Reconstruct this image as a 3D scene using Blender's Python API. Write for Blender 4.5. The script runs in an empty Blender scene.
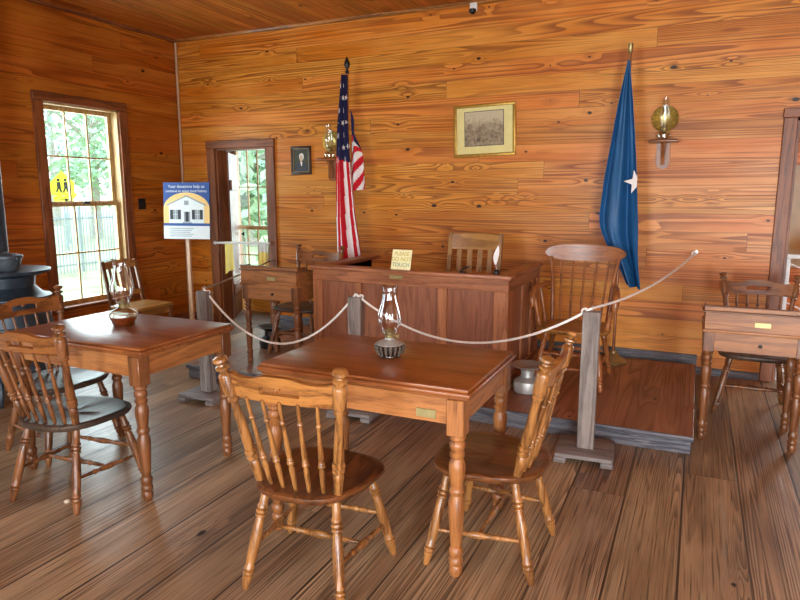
import bpy, bmesh, math, random
from mathutils import Vector, Matrix
R = math.radians
random.seed(7)
SC = bpy.context.scene
COL = SC.collection

# ------------------------------------------------------------------ nodes
class NT:
    def __init__(s, name):
        s.m = bpy.data.materials.new(name); s.m.use_nodes = True
        s.t = s.m.node_tree; s.t.nodes.clear()
        s.out = s.t.nodes.new('ShaderNodeOutputMaterial')
    def n(s, typ, props=None, **inp):
        nd = s.t.nodes.new(typ)
        for k, v in (props or {}).items(): setattr(nd, k, v)
        for k, v in inp.items():
            k = int(k[1:]) if k[0] == '_' and k[1:].isdigit() else k.replace('_', ' ')
            if hasattr(v, 'is_linked') or isinstance(v, bpy.types.NodeSocket): s.t.links.new(v, nd.inputs[k])
            else: nd.inputs[k].default_value = v
        return nd
    def math(s, op, a, b=0.0, c=None):
        nd = s.t.nodes.new('ShaderNodeMath'); nd.operation = op
        for i, v in enumerate((a, b, c)):
            if v is None: continue
            if isinstance(v, bpy.types.NodeSocket): s.t.links.new(v, nd.inputs[i])
            else: nd.inputs[i].default_value = v
        return nd.outputs[0]
    def xyz(s, x, y, z): return s.n('ShaderNodeCombineXYZ', X=x, Y=y, Z=z).outputs[0]
    def sep(s, v): 
        o = s.n('ShaderNodeSeparateXYZ', Vector=v).outputs
        return {'X': o[0], 'Y': o[1], 'Z': o[2]}
    def noise(s, v, scale=1., detail=2., rough=.5, dist=0.):
        return s.n('ShaderNodeTexNoise', Vector=v, Scale=scale, Detail=detail, Roughness=rough, Distortion=dist).outputs['Fac']
    def ramp(s, f, stops):
        nd = s.t.nodes.new('ShaderNodeValToRGB'); s.t.links.new(f, nd.inputs[0])
        e = nd.color_ramp.elements
        while len(e) < len(stops): e.new(.5)
        for i, (p, c) in enumerate(stops): e[i].position = p; e[i].color = (*c, 1) if len(c) == 3 else c
        return nd.outputs['Color']
    def mix(s, f, a, b, mode='MIX'):
        nd = s.t.nodes.new('ShaderNodeMix'); nd.data_type = 'RGBA'; nd.blend_type = mode
        for i, v in ((0, f), (6, a), (7, b)):
            if isinstance(v, bpy.types.NodeSocket): s.t.links.new(v, nd.inputs[i])
            else: nd.inputs[i].default_value = (*v, 1) if isinstance(v, tuple) and len(v) == 3 else v
        return nd.outputs[2]
    def smooth(s, v, lo, hi):
        nd = s.n('ShaderNodeMapRange', {'interpolation_type': 'SMOOTHSTEP'}, Value=v)
        nd.inputs[1].default_value = lo; nd.inputs[2].default_value = hi
        return nd.outputs[0]
    def link(s, a, b): s.t.links.new(a, b)
    def bsdf(s, **k):
        b = s.n('ShaderNodeBsdfPrincipled')
        for kk, v in k.items():
            kk = kk.replace('_', ' ')
            if isinstance(v, bpy.types.NodeSocket): s.link(v, b.inputs[kk])
            else: b.inputs[kk].default_value = (*v, 1) if isinstance(v, tuple) and len(v) == 3 else v
        s.link(b.outputs[0], s.out.inputs[0]); return b

def srgb(r, g, b):
    f = lambda c: (c / 255 / 12.92) if c / 255 <= .04045 else ((c / 255 + .055) / 1.055) ** 2.4
    return (f(r), f(g), f(b))

def boards(name, along, across, bw, light, mid, dark, L=3.2, rough=.4, knots=.7, gap=.012, gapcol=(.02, .01, .005),
           figure=12., tone=.35, spec=.4, fine=.35, coat=0., stretch=.33, lines=.5, off=0., streak=0., cross=5.5, kden=1., sat=1.):
    t = NT(name)
    p = t.sep(t.n('ShaderNodeNewGeometry').outputs['Position'])
    a, c = p[along], t.math('SUBTRACT', p[across], off)
    cs = t.math('DIVIDE', c, bw); bi = t.math('FLOOR', cs); fr = t.math('FRACT', cs)
    r1 = t.n('ShaderNodeTexWhiteNoise', {'noise_dimensions': '1D'}, W=bi).outputs[0]
    ao = t.math('ADD', a, t.math('MULTIPLY', r1, 17.3)); sg = t.math('DIVIDE', ao, L)
    si = t.math('FLOOR', sg); sf = t.math('FRACT', sg)
    r2 = t.n('ShaderNodeTexWhiteNoise', {'noise_dimensions': '2D'}, Vector=t.xyz(bi, si, 0.)).outputs[0]
    r3 = t.n('ShaderNodeTexWhiteNoise', {'noise_dimensions': '2D'}, Vector=t.xyz(si, t.math('ADD', bi, 31.7), 0.)).outputs[0]
    seed = t.math('MULTIPLY', r2, 60.)
    # knots
    vo = t.n('ShaderNodeTexVoronoi', {'voronoi_dimensions': '2D'}, Vector=t.xyz(t.math('ADD', t.math('MULTIPLY', a, 1.5 * kden), 3.), t.math('MULTIPLY', c, 2.6 * kden), 0.), Scale=1., Randomness=1.)
    wob = t.math('MULTIPLY', t.math('SUBTRACT', t.noise(t.xyz(a, c, seed), 25., 2.), .5), .06)
    kd = t.math('ADD', vo.outputs['Distance'], wob)
    kon = t.math('LESS_THAN', t.sep(vo.outputs['Color'])['X'], knots)
    krad = t.math('MULTIPLY_ADD', t.math('POWER', t.sep(vo.outputs['Color'])['Y'], 2.), .045, .014)
    kcore = t.math('MULTIPLY', kon, t.math('SUBTRACT', 1., t.smooth(t.math('DIVIDE', kd, krad), .55, 1.3)))
    kbend = t.math('MULTIPLY', kon, t.math('SUBTRACT', 1., t.smooth(kd, .0, .3)))
    n = t.noise(t.xyz(t.math('MULTIPLY', a, stretch), t.math('MULTIPLY_ADD', c, cross, seed), seed), 1., 1.2, .4, .12)
    n = t.math('ADD', n, t.math('MULTIPLY', kbend, .07))
    w = t.math('FRACT', t.math('MULTIPLY', n, t.math('MULTIPLY_ADD', r3, figure * .9, figure * .6)))
    line = t.math('MULTIPLY', t.smooth(w, .25, .92), t.math('SUBTRACT', 1., t.smooth(w, .93, 1.)))
    fib = t.noise(t.xyz(t.math('MULTIPLY', a, 2.2), t.math('MULTIPLY', c, 130.), seed), 1., 3., .6)
    blot = t.noise(t.xyz(t.math('MULTIPLY', a, .9), t.math('MULTIPLY', c, 4.), seed), 1., 3., .6)
    col = t.mix(t.smooth(blot, .3, .72), light, mid)
    fstr = t.smooth(t.noise(t.xyz(t.math('MULTIPLY', a, .5), t.math('MULTIPLY', c, 3.), t.math('ADD', seed, 9.)), 1., 1.), .3, .62)
    lf = t.math('MULTIPLY', line, t.math('MULTIPLY_ADD', fstr, lines, .12))
    col = t.mix(lf, col, dark)
    ff = t.math('MULTIPLY', t.smooth(fib, .5, .72), fine); col = t.mix(ff, col, dark)
    val = t.math('MULTIPLY_ADD', r2, tone, 1. - tone * .6)
    hsv = t.n('ShaderNodeHueSaturation', Hue=t.math('MULTIPLY_ADD', r3, .012, .494), Saturation=sat, Value=val, Color=col)
    col = hsv.outputs[0]
    if streak:
        sn = t.noise(t.xyz(t.math('MULTIPLY', a, .9), t.math('MULTIPLY', c, 42.), t.math('ADD', seed, 4.)), 1., 2., .55, .2)
        col = t.mix(t.math('MULTIPLY', t.smooth(sn, .66, .76), streak), col, tuple(x * .22 for x in dark))
    col = t.mix(kcore, col, tuple(x * .12 for x in dark))
    g1 = t.math('LESS_THAN', fr, gap)
    g2 = t.math('LESS_THAN', sf, .0035 / L)
    g = t.math('MAXIMUM', g1, t.math('MULTIPLY', g2, .8))
    gv = t.math('MULTIPLY', g, t.math('MULTIPLY_ADD', r1, .3, .7))
    col = t.mix(gv, col, gapcol)
    rg = t.math('ADD', t.math('MULTIPLY_ADD', blot, .18, rough - .09), t.math('MULTIPLY', line, .06))
    h = t.math('SUBTRACT', t.math('MULTIPLY', fib, .12), t.math('ADD', t.math('MULTIPLY', g, 1.), t.math('MULTIPLY', line, .1)))
    bp = t.n('ShaderNodeBump', Strength=.35, Distance=.006, Height=h)
    t.bsdf(Base_Color=col, Roughness=rg, Specular_IOR_Level=spec, Normal=bp.outputs[0], Coat_Weight=coat, Coat_Roughness=.3)
    return t.m

def wood(name, light, dark, axis='Z', rough=.35, scale=1., spec=.5, fig=7., wear=None, coat=0.):
    t = NT(name)
    p = t.sep(t.n('ShaderNodeTexCoord').outputs['Object'])
    rnd = t.math('MULTIPLY', t.n('ShaderNodeObjectInfo').outputs['Random'], 40.)
    k = {'X': (1.2, 14., 14.), 'Y': (14., 1.2, 14.), 'Z': (14., 14., 1.2)}[axis]
    v = t.xyz(*(t.math('MULTIPLY_ADD', p[q], kk * scale, rnd) for q, kk in zip('XYZ', k)))
    n = t.noise(v, .45, 2., .5, .4)
    w = t.math('FRACT', t.math('MULTIPLY', n, fig))
    line = t.math('MULTIPLY', t.smooth(w, .2, .9), t.math('SUBTRACT', 1., t.smooth(w, .92, 1.)))
    v2 = t.xyz(*(t.math('MULTIPLY_ADD', p[q], kk * 9 * scale, rnd) for q, kk in zip('XYZ', k)))
    fib = t.noise(v2, 1., 3., .65)
    bl = t.noise(t.xyz(p['X'], p['Y'], t.math('ADD', p['Z'], rnd)), 6., 3., .6)
    f = t.math('ADD', t.math('MULTIPLY', line, .4), t.math('ADD', t.math('MULTIPLY', t.smooth(fib, .35, .75), .4), t.math('MULTIPLY', bl, .3)))
    col = t.mix(t.smooth(f, .1, .95), light, dark)
    if wear:
        ww = t.noise(v2, .6, 4., .7)
        col = t.mix(t.math('MULTIPLY', t.smooth(ww, .5, .72), .8), col, wear)
    bp = t.n('ShaderNodeBump', Strength=.08, Distance=.001, Height=fib)
    t.bsdf(Base_Color=col, Roughness=t.math('MULTIPLY_ADD', bl, .08, rough - .04), Specular_IOR_Level=spec, Normal=bp.outputs[0], Coat_Weight=coat, Coat_Roughness=.2)
    return t.m

def plain(name, col, rough=.5, metal=0., var=.12, vs=12., spec=.5, bump=0.):
    t = NT(name)
    n = t.noise(t.n('ShaderNodeTexCoord').outputs['Object'], vs, 4., .6)
    c = t.mix(t.smooth(n, .25, .75), tuple(x * (1 - var) for x in col), tuple(min(1, x * (1 + var)) for x in col))
    k = dict(Base_Color=c, Roughness=rough, Metallic=metal, Specular_IOR_Level=spec)
    if bump: k['Normal'] = t.n('ShaderNodeBump', Strength=bump, Distance=.004, Height=n).outputs[0]
    t.bsdf(**k); return t.m

def glass(name, tint=(1, 1, 1), lo=.04, hi=.7, rough=.02, power=1.6):
    t = NT(name)
    f = t.n('ShaderNodeLayerWeight', Blend=.5).outputs['Facing']
    f = t.math('MULTIPLY_ADD', t.math('POWER', f, power), hi - lo, lo)
    tr = t.n('ShaderNodeBsdfTransparent', Color=(*tint, 1)); gl = t.n('ShaderNodeBsdfGlossy', Color=(.9, .95, .97, 1), Roughness=rough)
    mx = t.n('ShaderNodeMixShader', Fac=f, _1=tr.outputs[0], _2=gl.outputs[0])
    t.link(mx.outputs[0], t.out.inputs[0]); return t.m

M = {}
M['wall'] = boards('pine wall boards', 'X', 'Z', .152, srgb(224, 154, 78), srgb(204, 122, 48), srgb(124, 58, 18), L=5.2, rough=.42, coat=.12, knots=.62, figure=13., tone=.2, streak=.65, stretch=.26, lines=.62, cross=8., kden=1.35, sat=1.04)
M['wallL'] = boards('pine side wall boards', 'Y', 'Z', .152, srgb(196, 122, 58), srgb(174, 96, 38), srgb(108, 50, 16), L=5.2, rough=.42, coat=.1, knots=.6, figure=13., tone=.2, streak=.6, stretch=.26, lines=.62, cross=8., kden=1.35, sat=1.04)  # darker copy of the wall pine, the left wall's backlit shade in its colour
M['ceil'] = boards('pine ceiling boards', 'Y', 'X', .10, srgb(198, 122, 44), srgb(174, 98, 32), srgb(118, 60, 16), L=4., rough=.45, knots=.3, figure=8.)
M['floor'] = boards('worn pine floor', 'Y', 'X', .270, srgb(186, 158, 124), srgb(134, 107, 80), srgb(60, 42, 28), L=4.6, rough=.33, off=.022, knots=.16, stretch=.2, lines=.62,
                    gap=.036, gapcol=(.003, .002, .002), figure=20., tone=.34, fine=.8, cross=13.)
M['plat'] = boards('platform boards', 'Y', 'X', .165, srgb(164, 116, 90), srgb(138, 94, 70), srgb(92, 58, 42), L=2.1, rough=.4, knots=.15, gap=.016, tone=.25)
M['annexfloor'] = boards('grey hall floor boards', 'X', 'Y', .12, srgb(165, 155, 145), srgb(140, 130, 122), srgb(95, 85, 80), rough=.35, knots=.1)
M['trimX'] = wood('stained casing across', srgb(146, 86, 48), srgb(96, 52, 28), 'X', .45)
M['trimZ'] = wood('stained casing upright', srgb(146, 86, 48), srgb(96, 52, 28), 'Z', .45)
M['trimY'] = wood('stained casing side', srgb(140, 82, 46), srgb(90, 48, 26), 'Y', .45)
M['sash'] = wood('varnished sash', srgb(196, 164, 112), srgb(150, 116, 70), 'Z', .4)
M['greywood'] = wood('weathered grey wood', srgb(150, 140, 132), srgb(104, 94, 90), 'Z', .6, spec=.25)
M['greyflat'] = wood('weathered grey base wood', srgb(140, 132, 128), srgb(98, 90, 88), 'X', .6, spec=.25)
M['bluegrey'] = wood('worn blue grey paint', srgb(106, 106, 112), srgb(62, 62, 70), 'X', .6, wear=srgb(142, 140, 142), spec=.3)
M['chair'] = wood('golden maple turned', srgb(166, 113, 60), srgb(92, 54, 25), 'Z', .3, coat=.2)
M['chairX'] = wood('golden maple rail', srgb(176, 118, 60), srgb(104, 60, 26), 'X', .3, coat=.2)
M['seat'] = wood('dark worn seat', srgb(112, 66, 34), srgb(62, 34, 18), 'Y', .3, coat=.2, wear=srgb(132, 82, 42))
M['darkchair'] = wood('dark stained turned', srgb(136, 86, 48), srgb(74, 42, 22), 'Z', .34, coat=.15)
M['darkchairX'] = wood('dark stained rail', srgb(150, 94, 48), srgb(88, 50, 24), 'X', .34, coat=.15)
M['greenseat'] = wood('blackened seat', srgb(84, 66, 52), srgb(44, 36, 32), 'Y', .42, coat=0.)
M['top'] = wood('polished tabletop', srgb(150, 88, 44), srgb(108, 58, 26), 'X', .33, spec=.5, coat=.1)
M['apron'] = wood('pine apron', srgb(178, 116, 62), srgb(128, 76, 38), 'X', .4)
M['apronY'] = wood('pine apron side', srgb(178, 116, 62), srgb(128, 76, 38), 'Y', .4)
M['tleg'] = wood('turned table leg', srgb(170, 110, 60), srgb(112, 66, 34), 'Z', .35)
M['tleg2'] = wood('dark turned table leg', srgb(134, 84, 48), srgb(88, 52, 28), 'Z', .35)
M['benchX'] = wood('bench mahogany rail', srgb(174, 112, 74), srgb(126, 74, 46), 'X', .38)
M['benchY'] = wood('bench mahogany side rail', srgb(160, 100, 66), srgb(112, 64, 40), 'Y', .38)
M['benchZ'] = wood('bench mahogany panel', srgb(152, 96, 68), srgb(124, 74, 52), 'Z', .4)
M['stileZ'] = wood('bench stile', srgb(182, 120, 80), srgb(136, 82, 52), 'Z', .38)
M['deskX'] = wood('desk pine', srgb(170, 112, 62), srgb(124, 76, 40), 'X', .4)
M['deskd'] = wood('desk edge', srgb(120, 76, 44), srgb(84, 50, 30), 'X', .4)
M['oak'] = wood('pale oak slat', srgb(168, 124, 76), srgb(122, 84, 46), 'Z', .35, coat=.15)
M['oakX'] = wood('pale oak rail', srgb(176, 126, 62), srgb(130, 86, 40), 'X', .35, coat=.15)
M['arm'] = wood('armchair turned', srgb(164, 102, 56), srgb(112, 64, 32), 'Z', .3, coat=.2)
M['armX'] = wood('armchair rail', srgb(160, 98, 52), srgb(106, 60, 30), 'X', .3, coat=.2)
M['brass'] = plain('aged brass', srgb(168, 154, 106), .45, .8, .2)
M['steel'] = plain('bright steel', srgb(200, 200, 200), .3, 1.)
M['iron'] = plain('blue black cast iron', srgb(52, 66, 78), .42, .25, .3, 20., bump=.15)
M['ironpot'] = plain('grey iron pot', srgb(84, 96, 104), .45, .4, .25, 20.)
M['darkiron'] = plain('dark iron', srgb(40, 38, 36), .45, .4, .2)
M['tin'] = plain('dull tin', srgb(176, 176, 172), .45, .5, .2)
M['white'] = plain('white paint', srgb(226, 228, 226), .45, 0, .04)
M['rope'] = plain('white braided rope', srgb(240, 238, 232), .8, 0, .12, 160.)
M['roped'] = plain('greyed rope', srgb(170, 162, 150), .8, 0, .12, 160.)
M['paper'] = plain('yellowed card', srgb(246, 240, 186), .7, 0, .05)
M['bluegreen'] = plain('teal print', srgb(110, 170, 150), .7, 0, 0)
M['olive'] = plain('olive print', srgb(196, 186, 74), .7, 0, 0)
M['mat'] = plain('pale yellow mat board', srgb(232, 220, 150), .7, 0, .05)
M['gold'] = plain('gilded frame', srgb(176, 138, 58), .4, .5, .2, 30.)
M['black'] = plain('black', srgb(24, 22, 22), .4, 0, .1)
M['blackframe'] = plain('dark picture frame', srgb(58, 42, 32), .4, 0, .2)
M['silver'] = plain('tarnished frame lip', srgb(150, 135, 110), .4, .5, .2)
M['red'] = plain('flag red', srgb(196, 30, 44), .75, 0, .08, spec=.2)
M['fwhite'] = plain('flag white', srgb(238, 236, 234), .75, 0, .04, spec=.2)
M['navy'] = plain('flag navy', srgb(38, 40, 78), .75, 0, .08, spec=.2)
M['blue'] = plain('flag blue', srgb(36, 92, 142), .5, 0, .08, 9., spec=.35)
M['pblue'] = plain('print blue', srgb(48, 84, 152), .5, 0, .03)
M['pyellow'] = plain('print sand yellow', srgb(238, 204, 132), .5, 0, .03)
M['pwhite'] = plain('print pale white', srgb(222, 234, 236), .5, 0, .03)
M['pgrey'] = plain('print grey', srgb(150, 162, 168), .5, 0, .03)
M['pdark'] = plain('print dark', srgb(52, 58, 66), .5, 0, .03)
M['glass'] = glass('window glass', (.97, 1., .99), .03, .5, .0, 4.)
M['lampglass'] = glass('lamp chimney glass', (.96, .98, .97), .13, .95, .05, 1.3)
M['font'] = glass('clear lamp font', (.86, .88, .82), .16, .8, .05, 1.2)
M['amber'] = plain('amber oil and potpourri', srgb(150, 64, 20), .25, 0, .6, 90.)
M['darkglass'] = plain('dark fluted glass', srgb(38, 32, 28), .1, 0, .3, spec=.8)
M['ribglass'] = plain('smoky ribbed glass', srgb(98, 88, 78), .12, 0, .25, spec=.8)
M['mirror'] = plain('gold mercury reflector', srgb(206, 186, 120), .42, 1., .25, 30.)
M['curtain'] = plain('thin yellow cloth', srgb(240, 224, 130), .8, 0, .06)
M['cloth'] = plain('thin white cloth', srgb(222, 224, 218), .8, 0, .06)
M['skin'] = plain('portrait cream', srgb(206, 190, 160), .7, 0, .15, 60.)
M['dgreen'] = plain('portrait dark green', srgb(64, 70, 56), .6, 0, .3, 30.)
M['signyel'] = plain('fluorescent yellow', srgb(236, 232, 40), .5, 0, .03)
M['plaster'] = plain('chalky white wall', srgb(196, 202, 190), .8, 0, .1, 3.)
M['leaf'] = plain('leaf green', srgb(172, 200, 168), .6, 0, .4, 2.)
M['leaf2'] = plain('leaf blue green', srgb(180, 206, 196), .6, 0, .4, 2.)
M['bark'] = plain('bark', srgb(168, 160, 150), .9, 0, .3, 8.)
M['grass'] = plain('dry grass', srgb(178, 184, 138), .9, 0, .35, 1.6)
M['road'] = plain('pale asphalt', srgb(190, 192, 190), .9, 0, .1, 2.)
M['fence'] = plain('pale fence metal', srgb(150, 158, 164), .5, 0, .05)
M['scrap'] = plain('pale scrap', srgb(226, 214, 190), .7, 0, .1)

def engraving():
    t = NT('sepia engraving')
    p = t.n('ShaderNodeTexCoord').outputs['Object']
    s = t.sep(p)
    n = t.noise(p, 26., 5., .7, .6)
    v = t.noise(p, 75., 3., .6)
    sky = t.smooth(s['Z'], .0, .16)
    f = t.math('ADD', t.math('MULTIPLY', n, .9), t.math('MULTIPLY', v, .25))
    f = t.math('ADD', f, t.math('MULTIPLY', sky, .35))
    c = t.ramp(f, [(.38, srgb(84, 70, 52)), (.55, srgb(140, 122, 96)), (.85, srgb(198, 184, 152))])
    t.bsdf(Base_Color=c, Roughness=.6); return t.m
M['engraving'] = engraving()

# ------------------------------------------------------------------ mesh builder
class MB:
    def __init__(s): s.bm = bmesh.new(); s.mats = []; s.mi = 0
    def mat(s, m):
        if m not in s.mats: s.mats.append(m)
        s.mi = s.mats.index(m); return s
    def _fin(s, faces):
        for f in faces: f.material_index = s.mi
    def box(s, x0, x1, y0, y1, z0, z1, bev=0., seg=1, M4=None):
        r = bmesh.ops.create_cube(s.bm, size=1.)
        vs = r['verts']
        for v in vs:
            v.co = Vector(((x0 + x1) / 2 + v.co.x * (x1 - x0), (y0 + y1) / 2 + v.co.y * (y1 - y0), (z0 + z1) / 2 + v.co.z * (z1 - z0)))
        fs = {f for v in vs for f in v.link_faces}
        s._fin(fs)
        if bev:
            es = list({e for v in vs for e in v.link_edges})
            g = bmesh.ops.bevel(s.bm, geom=es, offset=bev, segments=seg, affect='EDGES', profile=.5, clamp_overlap=True)
            s._fin(g['faces']); vs = list({v for f in g['faces'] for v in f.verts} | {v for v in vs if v.is_valid})
        if M4 is not None: bmesh.ops.transform(s.bm, matrix=M4, verts=[v for v in vs if v.is_valid])
        return s
    def bar(s, p0, p1, w, h, bev=0., up=(0, 0, 1)):
        p0, p1 = Vector(p0), Vector(p1); d = p1 - p0; L = d.length; d.normalize()
        u = Vector(up); x = u.cross(d)
        if x.length < 1e-4: x = Vector((1, 0, 0)).cross(d)
        x.normalize(); y = d.cross(x)
        m = Matrix((x, y, d)).transposed().to_4x4(); m.translation = p0
        return s.box(-w / 2, w / 2, -h / 2, h / 2, 0, L, bev, 1, m)
    def lathe(s, p0, p1, prof, seg=14):
        p0, p1 = Vector(p0), Vector(p1); d = p1 - p0
        dn = d.normalized()
        x = Vector((0, 1, 0)).cross(dn)
        if x.length < 1e-3: x = Vector((1, 0, 0)).cross(dn)
        x.normalize(); y = dn.cross(x)
        rings = []
        for t, r in prof:
            c = p0 + d * t
            if r < 1e-5: rings.append([s.bm.verts.new(c)])
            else: rings.append([s.bm.verts.new(c + x * (r * math.cos(2 * math.pi * i / seg)) + y * (r * math.sin(2 * math.pi * i / seg))) for i in range(seg)])
        fs = []
        for a, b in zip(rings, rings[1:]):
            for i in range(seg):
                j = (i + 1) % seg
                if len(a) == 1 and len(b) == 1: continue
                if len(a) == 1: fs.append(s.bm.faces.new((a[0], b[j], b[i])))
                elif len(b) == 1: fs.append(s.bm.faces.new((a[i], a[j], b[0])))
                else: fs.append(s.bm.faces.new((a[i], a[j], b[j], b[i])))
        if len(rings[0]) > 1: fs.append(s.bm.faces.new(rings[0][::-1]))
        if len(rings[-1]) > 1: fs.append(s.bm.faces.new(rings[-1]))
        s._fin(fs); return s
    def tube(s, pts, r, seg=8, rs=None):
        pts = [Vector(p) for p in pts]; n = len(pts); prev = None; rings = []
        for i, p in enumerate(pts):
            d = (pts[min(i + 1, n - 1)] - pts[max(i - 1, 0)]).normalized()
            if prev is None:
                x = Vector((0, 0, 1)).cross(d)
                if x.length < 1e-3: x = Vector((1, 0, 0)).cross(d)
            else: x = prev - d * prev.dot(d)
            x.normalize(); prev = x; y = d.cross(x); rr = rs[i] if rs else r
            rings.append([s.bm.verts.new(p + x * (rr * math.cos(2 * math.pi * k / seg)) + y * (rr * math.sin(2 * math.pi * k / seg))) for k in range(seg)])
        fs = []
        for a, b in zip(rings, rings[1:]):
            for k in range(seg): fs.append(s.bm.faces.new((a[k], a[(k + 1) % seg], b[(k + 1) % seg], b[k])))
        fs += [s.bm.faces.new(rings[0][::-1]), s.bm.faces.new(rings[-1])]
        s._fin(fs); return s
    def prism(s, poly, d0, d1, plane='XZ', M4=None):
        def P(a, b, d): return Vector({'XZ': (a, d, b), 'XY': (a, b, d), 'YZ': (d, a, b)}[plane])
        A = [s.bm.verts.new(P(a, b, d0)) for a, b in poly]; B = [s.bm.verts.new(P(a, b, d1)) for a, b in poly]
        fs = [s.bm.faces.new(A), s.bm.faces.new(B[::-1])]
        n = len(poly)
        for i in range(n): fs.append(s.bm.faces.new((A[i], B[i], B[(i + 1) % n], A[(i + 1) % n])))
        s._fin(fs)
        if M4 is not None: bmesh.ops.transform(s.bm, matrix=M4, verts=A + B)
        return s
    def grid(s, fn, nu, nv, matfn=None, skip=None, thick=0.):
        V = [[s.bm.verts.new(fn(i / nu, j / nv)) for i in range(nu + 1)] for j in range(nv + 1)]
        fs = []
        for j in range(nv):
            for i in range(nu):
                if skip and skip((i + .5) / nu, (j + .5) / nv): continue
                f = s.bm.faces.new((V[j][i], V[j][i + 1], V[j + 1][i + 1], V[j + 1][i])); fs.append(f)
                if matfn:
                    s.mat(matfn((i + .5) / nu, (j + .5) / nv))
                f.material_index = s.mi
        if thick:
            bmesh.ops.recalc_face_normals(s.bm, faces=fs)
            bmesh.ops.solidify(s.bm, geom=fs, thickness=thick)
        loose = [v for row in V for v in row if v.is_valid and not v.link_faces]
        for v in loose: s.bm.verts.remove(v)
        return s
    def build(s, name, mat=None, parent=None, smooth=40):
        bm = s.bm
        bmesh.ops.recalc_face_normals(bm, faces=bm.faces[:])
        me = bpy.data.meshes.new(name); bm.to_mesh(me); bm.free()
        for m in (s.mats or [mat]): me.materials.append(m if not isinstance(m, str) else M[m])
        if smooth:
            me.polygons.foreach_set('use_smooth', [True] * len(me.polygons)); me.set_sharp_from_angle(angle=R(smooth))
        o = bpy.data.objects.new(name, me); COL.objects.link(o)
        if parent: o.parent = parent
        return o

def tag(o, label=None, cat=None, group=None, kind=None):
    if label: o['label'] = label
    if cat: o['category'] = cat
    if group: o['group'] = group
    if kind: o['kind'] = kind
    return o
def empty(name, loc=(0, 0, 0), rz=0., **k):
    o = bpy.data.objects.new(name, None); COL.objects.link(o); o.location = loc; o.rotation_euler = (0, 0, rz)
    o.empty_display_size = .1
    return tag(o, **k)
def dup(root, loc, rz, label=None, group=None):
    def cp(o, par):
        c = o.copy(); COL.objects.link(c)
        if par: c.parent = par
        for ch in list(o.children): cp(ch, c)
        return c
    r = cp(root, None); r.location = loc; r.rotation_euler = (0, 0, rz)
    if label: r['label'] = label
    if group: r['group'] = group
    return r
def text(name, s, size, mat, parent, M4, ext=.0006, align='CENTER', space=1.):
    cu = bpy.data.curves.new(name, 'FONT'); cu.body = s; cu.size = size; cu.extrude = ext; cu.align_x = align; cu.align_y = 'CENTER'
    cu.space_character = space; cu.offset = .0
    o = bpy.data.objects.new(name + '_tmp', cu); COL.objects.link(o)
    bpy.context.view_layer.update()
    me = bpy.data.meshes.new_from_object(o.evaluated_get(bpy.context.evaluated_depsgraph_get()))
    bpy.data.objects.remove(o); me.transform(M4); me.materials.clear(); me.materials.append(M[mat])
    r = bpy.data.objects.new(name, me); COL.objects.link(r); r.parent = parent
    return r
XZ = Matrix.Rotation(R(90), 4, 'X')     # text standing upright, read from -Y

# ------------------------------------------------------------------ room shell
WY, WX, RX, FY, H, TH = 5.95, -5.6, 3.4, -2.6, 3.27, .15
def wall(name, axis, pos, th, a0, a1, holes, mat, z1=H):
    """upright slab at pos..pos+th with rectangular holes (a0,a1,z0,z1)"""
    mb = MB()
    def bx(p, q, r, s_):
        if q - p < 1e-4 or s_ - r < 1e-4: return
        lo, hi = min(pos, pos + th), max(pos, pos + th)
        if axis == 'Y': mb.box(p, q, lo, hi, r, s_)
        else: mb.box(lo, hi, p, q, r, s_)
    cur = a0
    for (h0, h1, k0, k1) in sorted(holes):
        bx(cur, h0, 0, z1); bx(h0, h1, 0, k0); bx(h0, h1, k1, z1); cur = h1
    bx(cur, a1, 0, z1)
    return tag(mb.build(name, mat, smooth=0), kind='structure')

D1 = (-5.085, -4.375, 0, 2.04)     # back-left doorway
D2 = (.65, 1.5, 0, 2.19)           # back-right doorway
W1 = (4.19, 5.06, .43, 2.385)      # left window
W2 = (.3, 1.17, .43, 2.385)        # another left window behind the view
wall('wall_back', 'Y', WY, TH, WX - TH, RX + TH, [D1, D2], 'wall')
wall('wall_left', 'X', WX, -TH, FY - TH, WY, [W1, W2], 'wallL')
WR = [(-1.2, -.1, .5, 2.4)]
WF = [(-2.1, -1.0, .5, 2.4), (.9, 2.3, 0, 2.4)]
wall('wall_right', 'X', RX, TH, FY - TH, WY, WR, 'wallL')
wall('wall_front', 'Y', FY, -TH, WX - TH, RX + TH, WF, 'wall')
tag(MB().box(WX - TH, RX + TH, FY - TH, WY + TH, -.08, 0).build('floor', 'floor', smooth=0), kind='structure')
tag(MB().box(WX - TH, RX + TH, FY - TH, WY + TH, H, H + .1).build('ceiling', 'ceil', smooth=0), kind='structure')
# crown bead, corner bead, baseboards
tag(MB().prism([(WY, H), (WY - .03, H), (WY - .026, H - .015), (WY - .012, H - .03), (WY, H - .032)], WX + .035, RX, 'YZ').build('trim_1', 'chairX'), kind='structure')
tag(MB().prism([(WX, H), (WX + .03, H), (WX + .026, H - .015), (WX + .012, H - .03), (WX, H - .032)], FY, WY, 'XZ').build('trim_2', 'trimY'), kind='structure')
M['bead'] = wood('corner bead', srgb(200, 160, 126), srgb(164, 122, 90), 'Z', .45)
tag(MB().lathe((WX + .02, WY - .02, 0), (WX + .02, WY - .02, H - .035), [(0, .016), (1, .016)], 10).build('trim_3', 'bead'), kind='structure')
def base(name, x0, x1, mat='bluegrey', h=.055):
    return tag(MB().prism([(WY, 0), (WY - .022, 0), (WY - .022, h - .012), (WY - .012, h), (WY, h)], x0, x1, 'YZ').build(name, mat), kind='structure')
base('baseboard_back', -4.26, .075, h=.165); base('baseboard_back_center', .075, .55, h=.06); base('baseboard_back_left', WX + .04, -5.215, 'trimX', .1); base('baseboard_back_right', 1.62, RX)
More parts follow.
